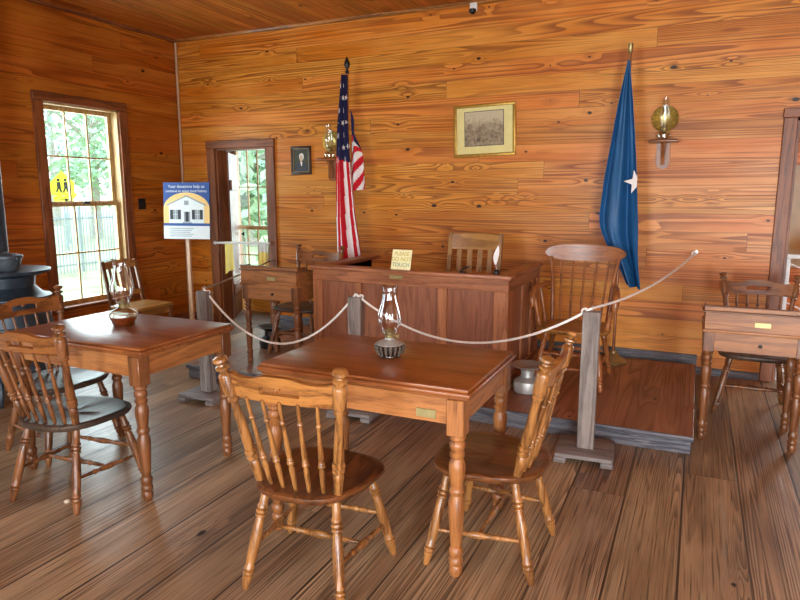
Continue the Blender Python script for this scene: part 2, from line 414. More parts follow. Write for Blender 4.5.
tag(MB().prism([(WX, 0), (WX + .022, 0), (WX + .022, .09), (WX + .012, .1), (WX, .1)], FY, WY - .04, 'XZ').build('baseboard_left', 'trimY'), kind='structure')

def casing(name, x0, x1, z1, w, y=WY, th=.028):
    mb = MB().mat('trimZ')
    mb.box(x0 - w, x0, y - th, y + .01, 0, z1, .004).box(x1, x1 + w, y - th, y + .01, 0, z1, .004)
    mb.mat('trimX').box(x0 - w - .005, x1 + w + .005, y - th - .004, y + .01, z1, z1 + w * .75, .004)
    mb.mat('trimZ').box(x0 - .001, x0 + .02, y, y + TH + .01, 0, z1).box(x1 - .02, x1 + .001, y, y + TH + .01, 0, z1)
    mb.mat('trimX').box(x0, x1, y, y + TH + .01, z1 - .02, z1 + .001)
    return tag(mb.build(name), kind='structure')
door1 = tag(empty('door_1', (0, 0, 0)), kind='structure')
casing('door_casing', D1[0], D1[1], D1[3], .115).parent = door1
# open plank door leaf swung into the hall
lf = MB().mat('trimZ')
ang = R(60)
m4 = Matrix.Translation((D1[0] + .03, WY + TH + .03, .02)) @ Matrix.Rotation(ang + R(60), 4, 'Z')
for i in range(4): lf.box(i * .157, i * .157 + .153, 0, .028, 0, 1.99, .004, 1, m4)
lf.mat('trimX').box(.04, .59, -.022, 0, .3, .42, .003, 1, m4).box(.04, .59, -.022, 0, 1.55, 1.67, .003, 1, m4)
leaf = lf.build('door_leaf', None, door1)
MB().lathe(m4 @ Vector((.57, -.03, 1.0)), m4 @ Vector((.57, -.075, 1.0)), [(0, .012), (.3, .012), (.5, .026), (.85, .026), (1, .012)]).build('door_knob', 'darkiron', leaf)
door2 = tag(empty('door_2', (0, 0, 0)), kind='structure')
casing('door_casing', D2[0], D2[1], D2[3] - .07, .095).parent = door2

def sash_mesh(u0, u1, z0, z1, plane, cols=3, rows=2, d0=0., rail=.042, mun=.016, bot=.05):
    """returns (frame MB, glass MB); plane 'X': lies at x=d0, u along y; plane 'Y': y=d0, u along x"""
    f, g = MB(), MB()
    def bx(m, a, b, c, d, t):
        if plane == 'X': m.box(d0 - t / 2, d0 + t / 2, a, b, c, d, .002)
        else: m.box(a, b, d0 - t / 2, d0 + t / 2, c, d, .002)
    bx(f, u0, u0 + rail, z0, z1, .035); bx(f, u1 - rail, u1, z0, z1, .035)
    bx(f, u0 + rail, u1 - rail, z0, z0 + bot, .035); bx(f, u0 + rail, u1 - rail, z1 - rail, z1, .035)
    for i in range(1, cols):
        u = u0 + rail + (u1 - u0 - 2 * rail) * i / cols; bx(f, u - mun / 2, u + mun / 2, z0 + bot, z1 - rail, .024)
    for j in range(1, rows):
        z = z0 + bot + (z1 - z0 - bot - rail) * j / rows; bx(f, u0 + rail, u1 - rail, z - mun / 2, z + mun / 2, .02)
    if plane == 'X': g.box(d0 - .002, d0 + .002, u0 + rail * .8, u1 - rail * .8, z0 + bot * .8, z1 - rail * .8)
    else: g.box(u0 + rail * .8, u1 - rail * .8, d0 - .002, d0 + .002, z0 + bot * .8, z1 - rail * .8)
    return f, g
def window_left(name, hole):
    y0, y1, z0, z1 = hole
    w = tag(empty(name), kind='structure')
    fr = MB().mat('trimZ')
    c = .1; x = WX
    fr.box(x - .01, x + .026, y0 - c, y0, z0 - .05, z1, .004).box(x - .01, x + .026, y1, y1 + c, z0 - .05, z1, .004)
    fr.mat('trimY').box(x - .01, x + .03, y0 - c - .004, y1 + c + .004, z1, z1 + c * .85, .004)
    fr.mat('sash').box(x - TH, x, y0 - .001, y0 + .018, z0, z1).box(x - TH, x, y1 - .018, y1 + .001, z0, z1).box(x - TH, x, y0, y1, z1 - .018, z1 + .001)
    fr.build('window_frame', None, w)
    MB().box(x - TH, x + .05, y0 - c, y1 + c, z0 - .03, z0 + .002, .006).build('window_sill', 'trimY', w)
    zm = 1.43
    for (a, b, dx) in ((zm - .02, z1 - .018, -.11), (z0, zm + .02, -.07)):
        f, g = sash_mesh(y0 + .018, y1 - .018, a, b, 'X', 3, 2, WX + dx)
        s = f.build('sash', 'sash', w); g.build('glass', 'glass', s, smooth=0)
    MB().box(WX - .055, WX - .02, (y0 + y1) / 2 - .03, (y0 + y1) / 2 + .03, zm + .0, zm + .025, .005).build('sash_lock', 'darkiron', w)
    return w
window_left('window_1', W1); window_left('window_2', W2)

# hall behind the back-left doorway
AY = 6.74
aw = (-5.50, -4.93, .36, 2.14)
wall('wall_hall_back', 'Y', AY, .12, -6.6, -3.2, [aw], 'wall', 2.6)
wall('wall_hall_left', 'X', -6.6, -.1, WY + TH, AY + .12, [], 'wallL', 2.6)
wall('wall_hall_right', 'X', -3.2, .1, WY + TH, AY + .12, [], 'wallL', 2.6)
tag(MB().box(-6.6, -3.2, WY + TH, AY + .12, -.08, 0).build('floor_hall', 'annexfloor', smooth=0), kind='structure')
tag(MB().box(-6.7, -3.1, WY + TH, AY + .12, 2.6, 2.7).build('ceiling_hall', 'ceil', smooth=0), kind='structure')
w3 = tag(empty('window_3'), kind='structure')
fr = MB().mat('trimZ').box(aw[0] - .08, aw[0], AY - .025, AY + .01, aw[2] - .03, aw[3], .004).box(aw[1], aw[1] + .08, AY - .025, AY + .01, aw[2] - .03, aw[3], .004)
fr.mat('trimX').box(aw[0] - .084, aw[1] + .084, AY - .03, AY + .01, aw[3], aw[3] + .08, .004).box(aw[0] - .09, aw[1] + .09, AY - .05, AY + .12, aw[2] - .035, aw[2], .004)
fr.mat('trimZ').box(aw[0] - .002, aw[0] + .014, AY, AY + .12, aw[2], aw[3]).box(aw[1] - .014, aw[1] + .002, AY, AY + .12, aw[2], aw[3])
fr.build('window_frame', None, w3)
for (a, b, dy) in ((1.07, aw[3], .045), (aw[2], 1.11, .012)):
    f, g = sash_mesh(aw[0] + .014, aw[1] - .014, a, b, 'Y', 3, 2, AY + dy, .035)
    s = f.build('sash', 'sash', w3); g.build('glass', 'glass', s, smooth=0)

# room behind the back-right doorway
BY = 8.0
wall('wall_parlor_back', 'Y', BY, .1, -.4, 3.4, [(1.75, 3.0, .5, 2.1)], 'wall', 2.7)
wall('wall_parlor_left', 'X', -.4, -.1, WY + TH, BY + .1, [], 'wallL', 2.7)
wall('wall_parlor_right', 'X', 3.4, .1, WY + TH, BY + .1, [], 'wallL', 2.7)
tag(MB().box(-.4, 3.4, WY + TH, BY + .1, -.08, 0).build('floor_parlor', 'annexfloor', smooth=0), kind='structure')
tag(MB().box(-.5, 3.5, WY + TH, BY + .1, 2.7, 2.8).build('ceiling_parlor', 'ceil', smooth=0), kind='structure')

# ------------------------------------------------------------------ spindle-back chair
POST = [(0, .012), (.02, .017), (.12, .019), (.17, .021), (.19, .015), (.205, .024), (.225, .024), (.235, .017), (.25, .025), (.27, .025), (.28, .017), (.30, .021),
        (.45, .019), (.62, .015), (.66, .015), (.67, .022), (.69, .022), (.70, .017), (.715, .025), (.86, .026), (.875, .022), (.885, .014), (.90, .014),
        (.91, .027), (.925, .027), (.933, .016), (.945, .014), (.955, .023), (.97, .029), (.985, .027), (.995, .017), (1, 0)]
CLEG = [(0, .010), (.01, .013), (.09, .018), (.13, .021), (.14, .016), (.155, .023), (.175, .023), (.185, .016), (.20, .022), (.215, .022), (.23, .018), (.3, .021),
        (.50, .022), (.66, .018), (.69, .015), (.70, .022), (.715, .022), (.725, .016), (.74, .023), (.76, .023), (.77, .016), (.785, .022), (.80, .022), (.82, .017), (.92, .017), (1, .016)]
SPIN = [(0, .007), (.12, .010), (.27, .0115), (.31, .008), (.325, .014), (.345, .014), (.36, .009), (.375, .013), (.39, .009), (.44, .011), (.6, .009), (.76, .0065),
        (.775, .0115), (.79, .0115), (.805, .0065), (.9, .0075), (1, .006)]
STR = [(0, .007), (.12, .009), (.22, .011), (.25, .008), (.27, .013), (.30, .013), (.32, .009), (.42, .014), (.5, .017), (.58, .014), (.68, .009), (.70, .013), (.73, .013), (.75, .008), (.78, .011), (.88, .009), (1, .007)]

def seat_mesh(mb, wb, wf, d, zt, th, dish=.012, back=None):
    """saddle seat; half widths at back and front, half depth d"""
    N = 56; out = []
    for i in range(N):
        a = 2 * math.pi * i / N
        c, s_ = math.cos(a), math.sin(a)
        e = .62
        X = math.copysign(abs(c) ** e, c); Y = math.copysign(abs(s_) ** e, s_)
        k = (Y + 1) / 2
        w = wb + (wf - wb) * min(1, k * 1.3)
        y = d * Y
        if Y > .4: y += .012 * (1 - X * X)       # bowed front
        if Y < 0: y -= .02 * (1 - X * X) * abs(Y)
        out.append((w * X, y))
    prof = [(.0, 1, 0), (.25, 1, 0), (.5, 1, 0), (.72, 1, 0), (.88, 1, 0), (.96, 1, 0), (1., 1, -.006), (1.005, 1, -.014), (.985, 1, -th * .75), (.95, 1, -th), (0, 1, -th)]
    rings = []
    for k, (r, _, dz) in enumerate(prof):
        ring = []
        if r == 0: rings.append([mb.bm.verts.new((0, 0 - (.01 if k == 0 else 0), zt + dz - (dish * .8 if k == 0 else 0)))]); continue
        for (x, y) in out:
            z = zt + dz
            if k < 6:
                rr = r
                z -= dish * max(0, 1 - (rr / .92) ** 4) * (1.25 if y < .02 else .8)
                z += .006 * math.exp(-(x / .03) ** 2) * (1 if y > 0 else 0) * (1 - abs(rr - .5))
            ring.append(mb.bm.verts.new((x * r, y * r, z)))
        rings.append(ring)
    fs = []
    for a, b in zip(rings, rings[1:]):
        for i in range(N):
            j = (i + 1) % N
            if len(a) == 1: fs.append(mb.bm.faces.new((a[0], b[i], b[j])))
            elif len(b) == 1: fs.append(mb.bm.faces.new((a[j], a[i], b[0])))
            else: fs.append(mb.bm.faces.new((a[i], b[i], b[j], a[j])))
    mb._fin(fs); return mb

def make_chair(label, mats=('chair', 'chairX', 'seat')):
    mz, mx, ms = mats
    r = empty('spindle_back_chair', label=label, cat='chair', group='spindle-back wooden chairs')
    zt = .435
    seat_mesh(MB(), .205, .258, .22, zt, .034).build('seat', ms, r)
    pt = {}
    for s in (-1, 1):
        b, t = Vector((s * .168, -.150, zt - .012)), Vector((s * .246, -.275, .955)); pt[s] = (b, t)
        MB().lathe(b, t, POST, 16).build('post', mz, r)
    b, t = pt[1]
    def at(z): return b + (t - b) * ((z - b.z) / (t.z - b.z))
    zl, zh = .795, .905
    def crest(u, v):
        q = 2 * u - 1; h = 1 - q * q
        zlo = zl + .004 * h; zhi = zh - .022 + .02 * math.exp(-(q / .42) ** 4) + .010 * math.exp(-((abs(q) - .95) / .1) ** 2)
        z = zlo + (zhi - zlo) * v
        c = at(z)
        return Vector((q * (c.x - .012), c.y - .030 * h, z))
    MB().grid(crest, 45, 10, skip=lambda u, v: abs(u - .5) < .18 and .30 < v < (.62 if abs(u - .5) > .022 else .5), thick=.02).build('crest_rail', mx, r, smooth=50)
    for i in range(5):
        q = (i - 2) / 2 * .66
        MB().lathe((q * .172, -.150 - .022 * (1 - q * q), zt - .012), (q * .222, at(zl).y - .03 * (1 - q * q) - .006, zl + .012), SPIN, 10).build('spindle', mz, r)
    legs = {}
    for sx in (-1, 1):
        for sy in (-1, 1):
            top = Vector((sx * (.15 if sy < 0 else .165), sy * (.135 if sy < 0 else .14), zt - .026)); ft = Vector((sx * (.21 if sy < 0 else .255), -.232 if sy < 0 else .205, 0))
            legs[sx, sy] = (ft, top); MB().lathe(ft, top, CLEG, 14).build('leg', mz, r)
    def on(k, z):
        f, t_ = legs[k]; return f + (t_ - f) * (z / t_.z)
    mids = []
    for sx in (-1, 1):
        p, q = on((sx, -1), .165), on((sx, 1), .15); mids.append((p + q) / 2)
        MB().lathe(p, q, STR, 10).build('stretcher', mz, r)
    MB().lathe(mids[0], mids[1], STR, 10).build('stretcher', mz, r)
    MB().lathe(on((-1, 1), .20), on((1, 1), .20), STR, 10).build('stretcher', mz, r)
    return r
ch = make_chair('golden spindle-back chair at the front side of the middle lamp table')
ch.location = (-1.335, 2.085, 0); ch.rotation_euler.z = .073
dup(ch, (-.735, 2.55, 0), 1.563, 'golden spindle-back chair turned sideways at the right end of the middle lamp table')
chd = make_chair('brown spindle-back chair at the front long side of the table by the window', ('darkchair', 'darkchairX', 'greenseat'))
chd.location = (-2.875, 2.18, 0); chd.rotation_euler.z = .098
dup(chd, (-3.475, 2.55, 0), -1.592, 'spindle-back chair at the left end of the window table, in front of the black stove')
chk = make_chair('spindle-back chair behind the small slant-lid desk beside the right doorway', ('darkchair', 'darkchairX', 'greenseat'))
chk.location = (.446, 5.106, 0); chk.rotation_euler.z = 3.14
dup(chk, (-3.164, 4.79, .113), 3.095, 'dark spindle-back chair behind the slant-lid desk left of the panelled bench')

# ------------------------------------------------------------------ tables
TLEG = [(0, .020), (.02, .026), (.05, .028), (.075, .022), (.09, .029), (.12, .029), (.135, .022), (.15, .028), (.19, .030), (.21, .022), (.235, .024), (.45, .032), (.53, .033), (.56, .026),
        (.58, .024), (.595, .031), (.62, .031), (.635, .024), (.66, .027), (.76, .034), (.80, .033), (.835, .024), (.85, .030), (.875, .031), (.89, .023), (.905, .031), (.935, .033), (.955, .025), (.97, .033), (1, .033)]
def make_table(label, legm='tleg'):
    W, D, T = 1.0, .70, .80
    r = empty('table', label=label, cat='table', group='turned-leg tables')
    mb = MB().mat('top')
    mb.box(-W / 2 + .012, W / 2 - .012, -D / 2 + .012, D / 2 - .012, T - .014, T, .004, 2)
    mb.box(-W / 2, W / 2, -D / 2, D / 2, T - .034, T - .0135, .007, 3)
    mb.box(-W / 2 + .012, W / 2 - .012, -D / 2 + .012, D / 2 - .012, T - .045, T - .033, .003, 1)
    mb.build('tabletop', None, r)
    ix, iy = W / 2 - .062, D / 2 - .042
    a = MB().mat('apron')
    a.box(-ix, ix, -iy - .022, -iy, T - .150, T - .045).box(-ix, ix, iy, iy + .022, T - .150, T - .045)
    a.mat('apronY').box(-ix - .022, -ix, -iy, iy, T - .150, T - .045).box(ix, ix + .022, -iy, iy, T - .150, T - .045)
    a.build('apron', None, r)
    for sx in (-1, 1):
        for sy in (-1, 1):
            x, y = sx * ix, sy * iy
            m = MB().box(x - .036, x + .036, y - .036, y + .036, T - .195, T - .045, .004)
            m.lathe((x, y, 0), (x, y, T - .192), TLEG, 20).build('leg', legm, r)
    return r
tb = make_table('polished brown turned-leg table carrying the oil lamp with the dark fluted base'); tb.location = (-1.241, 2.588, 0)
pl = MB().box(.27, .355, -.335, -.329, .665, .70, .001).build('name_plate', 'brass', tb); pl['label'] = 'small brass plate on the apron'
tb2 = make_table('polished brown turned-leg table by the window carrying the oil lamp with amber contents', 'tleg2'); tb2.location = (-2.895, 2.547, 0)
def knob(par, x, y, z):
    MB().lathe((x, y, z), (x, y - .02, z), [(0, .006), (.5, .006), (.6, .011), (.9, .011), (1, .004)], 10).build('keyhole_knob', 'darkiron', par)

# ------------------------------------------------------------------ oil lamps
def chimney(mb, z0, k=1., seg=24, q=1.18):
    pr = [(0, .026), (.06, .028), (.12, .030), (.20, .041), (.30, .044), (.42, .042), (.55, .034), (.68, .027), (.80, .0235), (.90, .024), (.96, .028), (1, .034)]
    return mb.lathe((0, 0, z0), (0, 0, z0 + .215 * k), [(a, b * k * q) for a, b in pr], seg)
def openlathe(mb, z0, h, pr, seg=24):
    mb.lathe((0, 0, z0), (0, 0, z0 + h), pr, seg)
    for f in [f for f in mb.bm.faces if len(f.verts) == seg]: mb.bm.faces.remove(f)
    return mb
def burner(root, z0, k=1.):
    MB().lathe((0, 0, z0), (0, 0, z0 + .05 * k), [(0, .018 * k), (.15, .024 * k), (.3, .024 * k), (.32, .02 * k), (.5, .029 * k), (.62, .030 * k), (.64, .022 * k), (.85, .014 * k), (1, .006 * k)], 18)\
        .lathe((.02 * k, 0, z0 + .012 * k), (.048 * k, 0, z0 + .012 * k), [(0, .003), (.7, .003), (.72, .009), (1, .009)], 10).build('burner', 'brass', root)
def chim(root, z0, k=1.):
    mb = MB(); chimney(mb, z0, k)
    for f in [f for f in mb.bm.faces if len(f.verts) == 24]: mb.bm.faces.remove(f)
    return mb.build('chimney', 'lampglass', root, smooth=60)
def table_lamp(loc, label, kind):
    r = empty('oil_lamp', loc, label=label, cat='oil lamp', group='table oil lamps')
    if kind == 'dark':
        mb = MB()
        mb.mat('darkglass').lathe((0, 0, 0), (0, 0, .058), [(0, .044), (.04, .050), (.12, .050), (.2, .047), (.55, .060), (.62, .067), (.95, .069), (1, .066)], 24)
        mb.mat('ribglass')
        for i in range(18):
            a = 2 * math.pi * i / 18
            mb.lathe((.058 * math.cos(a), .058 * math.sin(a), .014), (.0685 * math.cos(a), .0685 * math.sin(a), .056), [(0, .003), (.3, .006), (.9, .007), (1, .003)], 6)
        mb.build('fluted_base', None, r)
        MB().lathe((0, 0, .057), (0, 0, .088), [(0, .066), (.12, .067), (.3, .058), (.6, .036), (.8, .022), (1, .02)], 24).build('font', 'tin', r)
        burner(r, .086, .95); chim(r, .108, 1.06)
    else:
        MB().lathe((0, 0, 0), (0, 0, .05), [(0, .050), (.1, .058), (.35, .060), (.7, .068), (1, .072)], 24).build('oil', 'amber', r)
        mb = MB(); mb.lathe((0, 0, .001), (0, 0, .11), [(0, .056), (.05, .062), (.2, .064), (.42, .076), (.58, .077), (.75, .062), (.9, .03), (1, .02)], 28)
        mb.build('font', 'font', r, smooth=60)
        burner(r, .10, 1.); chim(r, .122, 1.2)
    return r
table_lamp((-1.255, 2.60, .80), 'glass oil lamp with a dark fluted base on the middle table', 'dark')
table_lamp((-2.945, 2.60, .80), 'glass oil lamp with amber contents on the table by the window', 'amber')

def wall_lamp(x, z, label):
    r = empty('wall_lamp', (x, WY, z), label=label, cat='wall lamp', group='bracket oil lamps on the back wall')
    b = MB().mat('armX')
    b.box(-.115, .115, -.16, 0, -.012, .012, .008, 2)                       # shelf
    b.build('shelf', None, r)
    def back(u, v): pass
    poly = [(-.055, -.012), (-.055, -.17)] + [(.055 * math.cos(a), -.17 + .055 * math.sin(a)) for a in [math.pi + math.pi * i / 10 for i in range(1, 10)]] + [(.055, -.17), (.055, -.012)]
    MB().prism(poly, -.02, 0, 'XZ').build('bracket_plate', 'arm', r)
    MB().prism([(-.13, -.012), (-.02, -.012), (-.02, -.19), (-.04, -.19), (-.06, -.10)], -.014, .014, 'YZ').build('bracket_brace', 'arm', r)
    mb = MB(); mb.lathe((0, -.085, .012), (0, -.085, .085), [(0, .05), (.1, .056), (.3, .05), (.5, .058), (.75, .05), (1, .02)], 20); mb.build('font', 'font', r, smooth=60)
    MB().lathe((0, -.085, .082), (0, -.085, .125), [(0, .018), (.3, .026), (.5, .026), (.55, .032), (.7, .03), (1, .008)], 16).build('burner', 'brass', r)
    mb = MB(); pr = [(0, .027), (.1, .030), (.22, .040), (.38, .043), (.6, .033), (.85, .028), (1, .031)]
    mb.lathe((0, -.085, .118), (0, -.085, .345), pr, 20)
    for f in [f for f in mb.bm.faces if len(f.verts) == 20]: mb.bm.faces.remove(f)
    mb.build('chimney', 'lampglass', r, smooth=60)
    mb = MB(); N = 72
    def refl(u, v):
        a = 2 * math.pi * u; rr = .104 * v
        f = 1 + (.012 * math.cos(a * 30) if v > .45 else 0)
        return Vector((rr * f * math.cos(a), -.012 - .035 * v * v + (.005 * math.cos(a * 30) * v if v > .4 else 0), .185 + rr * f * math.sin(a)))
    mb.grid(refl, 240, 8); bmesh.ops.remove_doubles(mb.bm, verts=mb.bm.verts[:], dist=1e-5)
    mb.build('reflector', 'mirror', r, smooth=30)
    return r
wall_lamp(-.305, 1.965, 'oil lamp with fluted gold reflector on a wooden bracket right of the blue flag')
wall_lamp(-3.52, 1.885, 'oil lamp on a wooden bracket partly behind the striped flag')

# ------------------------------------------------------------------ platform and judge's bench
PX0, PX1, PY0, PY1, PZ = -3.84, .067, 4.0, 5.80, .113
pf = empty('platform', ((PX0 + PX1) / 2, (PY0 + PY1) / 2, 0), label='low wooden platform with worn blue-grey edge under the panelled bench and armchair', cat='platform')
hx, hy = (PX1 - PX0) / 2, (PY1 - PY0) / 2
MB().box(-hx, hx, -hy, hy, PZ - .028, PZ, .004).build('deck', 'plat', pf, smooth=0)
m = MB().mat('bluegrey')
m.box(-hx + .012, hx - .012, -hy + .012, -hy + .04, 0, PZ - .028, .002).box(-hx + .012, hx - .012, hy - .04, hy - .012, 0, PZ - .028)
m.box(-hx + .012, -hx + .04, -hy + .04, hy - .04, 0, PZ - .028).box(hx - .04, hx - .012, -hy + .04, hy - .04, 0, PZ - .028)
m.box(-hx - .003, hx + .003, -hy - .004, -hy + .02, PZ - .03, PZ + .001, .005, 2)
m.build('fascia', None, pf)

BX0, BX1, BY0, BY1, BZ = -2.83, -1.19, 4.42, 5.42, .96
bn = empty('judge_bench', ((BX0 + BX1) / 2, BY0, PZ), label="large panelled brown bench with raised rim behind the middle table", cat='bench desk')
bw = (BX1 - BX0) / 2; bd = BY1 - BY0; bh = BZ - PZ
def xat(px):  # fractions measured along the front
    return -bw + (px - 311) / (508 - 311) * 2 * bw
MB().box(-bw + .02, bw - .02, .021, .034, .05, bh - .03).build('front_panel', 'benchZ', bn, smooth=0)
for s, nm in ((-1, 'side_panel'), (1, 'side_panel')):
    MB().box(*(sorted((s * (bw - .014), s * (bw - .03)))), .02, bd - .01, .05, bh - .03).build(nm, 'benchZ', bn, smooth=0)
st = MB().mat('stileZ')
for a, b in ((311, 321), (356, 364.5), (442, 451.5), (495, 508)): st.box(xat(a), xat(b), 0, .03, .10, bh - .12, .003)
st.mat('benchX').box(-bw, bw, 0, .03, bh - .12, bh - .03, .003).box(-bw, bw, 0, .03, 0, .1, .003)
st.build('front_frame', None, bn)
for s in (-1, 1):
    f = MB().mat('stileZ')
    for a, b in ((.03, .12), (.42, .50), (.72, .80), (bd - .09, bd)): f.box(*sorted((s * bw, s * (bw - .03))), a, b, .10, bh - .12, .003)
    f.mat('benchY').box(*sorted((s * bw, s * (bw - .03))), .03, bd, bh - .12, bh - .03, .003).box(*sorted((s * bw, s * (bw - .03))), .03, bd, 0, .1, .003)
    f.build('side_frame', None, bn)
rm = MB().mat('benchX').box(-bw - .02, bw + .02, -.02, .12, bh - .03, bh, .006, 2)
rm.mat('benchY').box(-bw - .02, -bw + .12, .12, bd + .01, bh - .03, bh, .006, 2).box(bw - .12, bw + .02, .12, bd + .01, bh - .03, bh, .006, 2)
rm.build('rim', None, bn)
MB().box(-bw + .03, bw - .03, .03, .42, bh - .22, bh - .19, .004).build('inner_desktop', 'benchX', bn)
bs = MB().mat('benchX').box(-bw - .015, bw + .015, -.015, 0, 0, .07, .005).mat('benchY').box(bw, bw + .015, 0, bd, 0, .07, .004).box(-bw - .015, -bw, 0, bd, 0, .07, .004)
bs.build('base_moulding', None, bn)
MB().box(xat(395), xat(408), -.005, 0, bh - .068, bh - .043, .001).build('name_plate', 'brass', bn)

# card on the bench
cd = empty('notice_card', (-2.055, BY0 + .03, BZ), R(-4), label='small yellow notice card propped on top of the panelled bench', cat='card')
m4 = Matrix.Rotation(R(-14), 4, 'X')
MB().box(-.085, .085, 0, .004, 0, .155, 0, 1, m4).build('card', 'paper', cd, smooth=0)
MB().box(-.02, .02, 0, .003, 0, .12, 0, 1, Matrix.Translation((0, .072, 0)) @ Matrix.Rotation(R(20), 4, 'X')).build('prop', 'paper', cd, smooth=0)
for s_, z, c in (('PLEASE', .122, 'olive'), ('DO NOT', .08, 'olive'), ('TOUCH', .037, 'bluegreen')):
    text('lettering', s_, .042, c, cd, m4 @ Matrix.Translation((0, -.0012, z)) @ XZ)
# quill in a holder
ql = empty('quill_pen', (-1.30, BY0 + .06, BZ), label='white feather quill in a holder on the right of the panelled bench', cat='quill')
MB().lathe((0, 0, 0), (0, 0, .035), [(0, .022), (.2, .024), (.8, .018), (1, .012)], 14).build('holder', 'darkiron', ql)
MB().tube([(0, 0, .02), (-.008, 0, .09), (-.005, 0, .16), (.012, 0, .205)], .0015, 6).build('shaft', 'fwhite', ql)
def feather(u, v):
    z = .07 + .14 * v; cxx = -.008 + .02 * max(0, v - .35) * 1.5; w = .020 * math.sin(math.pi * min(1, v * .9 + .08))
    return Vector((cxx + (u - .5) * 2 * w, .004 * math.sin(u * 6), z))
MB().grid(feather, 6, 14, thick=.001).build('vane', 'fwhite', ql)
# small dark pipe-like stand on the bench
sp = empty('desk_stand', (-1.555, BY0 + .06, BZ), label='small dark curved metal stand on the panelled bench in front of the slat-back chair', cat='stand')
MB().lathe((0, 0, 0), (0, 0, .012), [(0, .03), (.6, .03), (1, .012)], 14).build('foot', 'darkiron', sp)
MB().tube([(-.02, 0, .008), (0, 0, .03), (.02, 0, .036), (.05, 0, .05)], .006, 8).build('arm', 'darkiron', sp)

# ------------------------------------------------------------------ slant-lid desks
def make_desk(loc, label, w=.56, h=.84, mat='deskX'):
    r = empty('slant_lid_desk', loc, label=label, cat='desk', group='small slant-lid desks')
    d = .46; za, zb = h - .160, h - .28     # box bottom, apron bottom
    hw = w / 2
    MB().prism([(0, za + .012), (d, za + .012), (d, h - .10), (.13, h - .042), (0, h - .042)], -hw + .012, hw - .012, 'YZ').build('writing_box', mat, r)
    MB().box(-hw, hw, -.012, d + .01, za - .004, za + .014, .005, 2).build('moulding', mat, r)
    m4 = Matrix.Translation((0, .13, h - .041)) @ Matrix.Rotation(-math.atan2(.058, d - .13), 4, 'X')
    MB().box(-hw - .004, hw + .004, 0, d - .12, 0, .014, .004, 2, m4).build('lid', 'deskd', r)
    MB().box(-hw - .004, hw + .004, -.008, .13, h - .042, h - .030, .003).build('pen_ledge', 'deskd', r)
    g = MB().mat(mat).box(-hw + .004, hw - .004, .004, .018, h - .030, h - .006, .002).mat('deskd').box(-hw, hw, 0, .022, h - .007, h, .002)
    for s_ in (-1, 1): g.mat('deskd').box(*sorted((s_ * (hw - .004), s_ * (hw - .016))), .02, .13, h - .03, h - .004, .002)
    g.build('gallery', None, r)
    a = MB().box(-hw + .07, hw - .07, .012, .03, zb, za - .002).box(-hw + .07, hw - .07, d - .03, d - .012, zb, za - .002)
    a.box(-hw + .012, -hw + .03, .07, d - .07, zb, za - .002).box(hw - .03, hw - .012, .07, d - .07, zb, za - .002).build('apron', mat, r)
    for x in (-hw + .042, hw - .042):
        for y in (.042, d - .042):
            MB().box(x - .032, x + .032, y - .032, y + .032, zb - .01, za - .004, .004).lathe((x, y, 0), (x, y, zb - .008), [(a_, b_ * .88) for a_, b_ in TLEG], 18).build('leg', 'tleg2', r)
    MB().box(-.01, .075, -.001 - .004, .002, za + .045, za + .075, .001).build('name_plate', 'brass', r)
    MB().lathe((.03, .012, zb + .05), (.03, .002, zb + .05), [(0, .011), (.8, .011), (1, .006)], 12).build('keyhole_cover', 'darkiron', r)
    return r
make_desk((.362, 4.28, 0), 'small slant-lid desk on turned legs beside the right doorway', w=.58, h=.868)
make_desk((-3.145, 4.24, PZ), 'small slant-lid desk on turned legs left of the panelled bench', w=.57, h=.842)

# ------------------------------------------------------------------ slat-back chairs
def slat_chair(loc, rz, label, w=.46, hs=.45, ht=1.09, n=4, sw=.045, dep=.44, mats=('oak', 'oakX'), arms=False, railh=.12, splay=.0):
    a, b = mats
    r = empty('slat_back_chair', loc, rz, label=label, cat='chair')
    hw = w / 2
    MB().box(-hw - .01, hw + .01, -dep / 2 + .03, dep / 2, hs - .03, hs, .012, 3).build('seat', b, r)
    def py(z): return -dep / 2 + .02 - .10 * max(0, (z - hs)) / (ht - hs)
    for s in (-1, 1):
        x = s * (hw - .02)
        MB().bar((x, -dep / 2 - .03, 0), (x, py(hs), hs), .036, .036, .004, (0, 1, 0)).bar((x, py(hs), hs - .01), (x + s * splay, py(ht), ht), .04, .03, .005, (0, 1, 0)).build('back_post', a, r)
        MB().bar((s * (hw - .02), dep / 2 - .03, 0), (s * (hw - .02), dep / 2 - .03, hs - .03), .038, .038, .004, (0, 1, 0)).build('leg', a, r)
        MB().bar((x, -dep / 2 - .01, .2), (x, dep / 2 - .03, .2), .02, .028, .003).build('side_stretcher', a, r)
    MB().box(-hw + .02, hw - .02, dep / 2 - .045, dep / 2 - .02, hs - .10, hs - .03, .003).build('seat_rail', b, r)
    MB().bar((-hw + .03, dep / 2 - .03, .25), (hw - .03, dep / 2 - .03, .25), .02, .03, .003).build('front_stretcher', a, r)
    zt = ht - .012
    def rail(u, v):
        q = 2 * u - 1; z = zt - railh + railh * v + .012 * (1 - q * q) * v
        return Vector((q * (hw - .025 + splay * .8), py(z) - .018 * (1 - q * q) - .006, z))
    MB().grid(rail, 14, 3, thick=.02).build('crest_rail', b, r)
    zl = hs + .07
    def rail2(u, v):
        q = 2 * u - 1; z = zl + .045 * v
        return Vector((q * (hw - .025), py(z) - .018 * (1 - q * q) - .006, z))
    MB().grid(rail2, 14, 2, thick=.018).build('lower_rail', b, r)
    for i in range(n):
        q = (i + .5) / n * 2 - 1; q *= .86
        x = q * (hw - .03); o = .018 * (1 - q * q)
        MB().bar((x, py(zl + .03) - o + .004, zl + .03), (x * (1 + splay), py(zt - railh) - o + .004, zt - railh + .01), sw, .009, .002, (0, 1, 0)).build('slat', a, r)
    return r
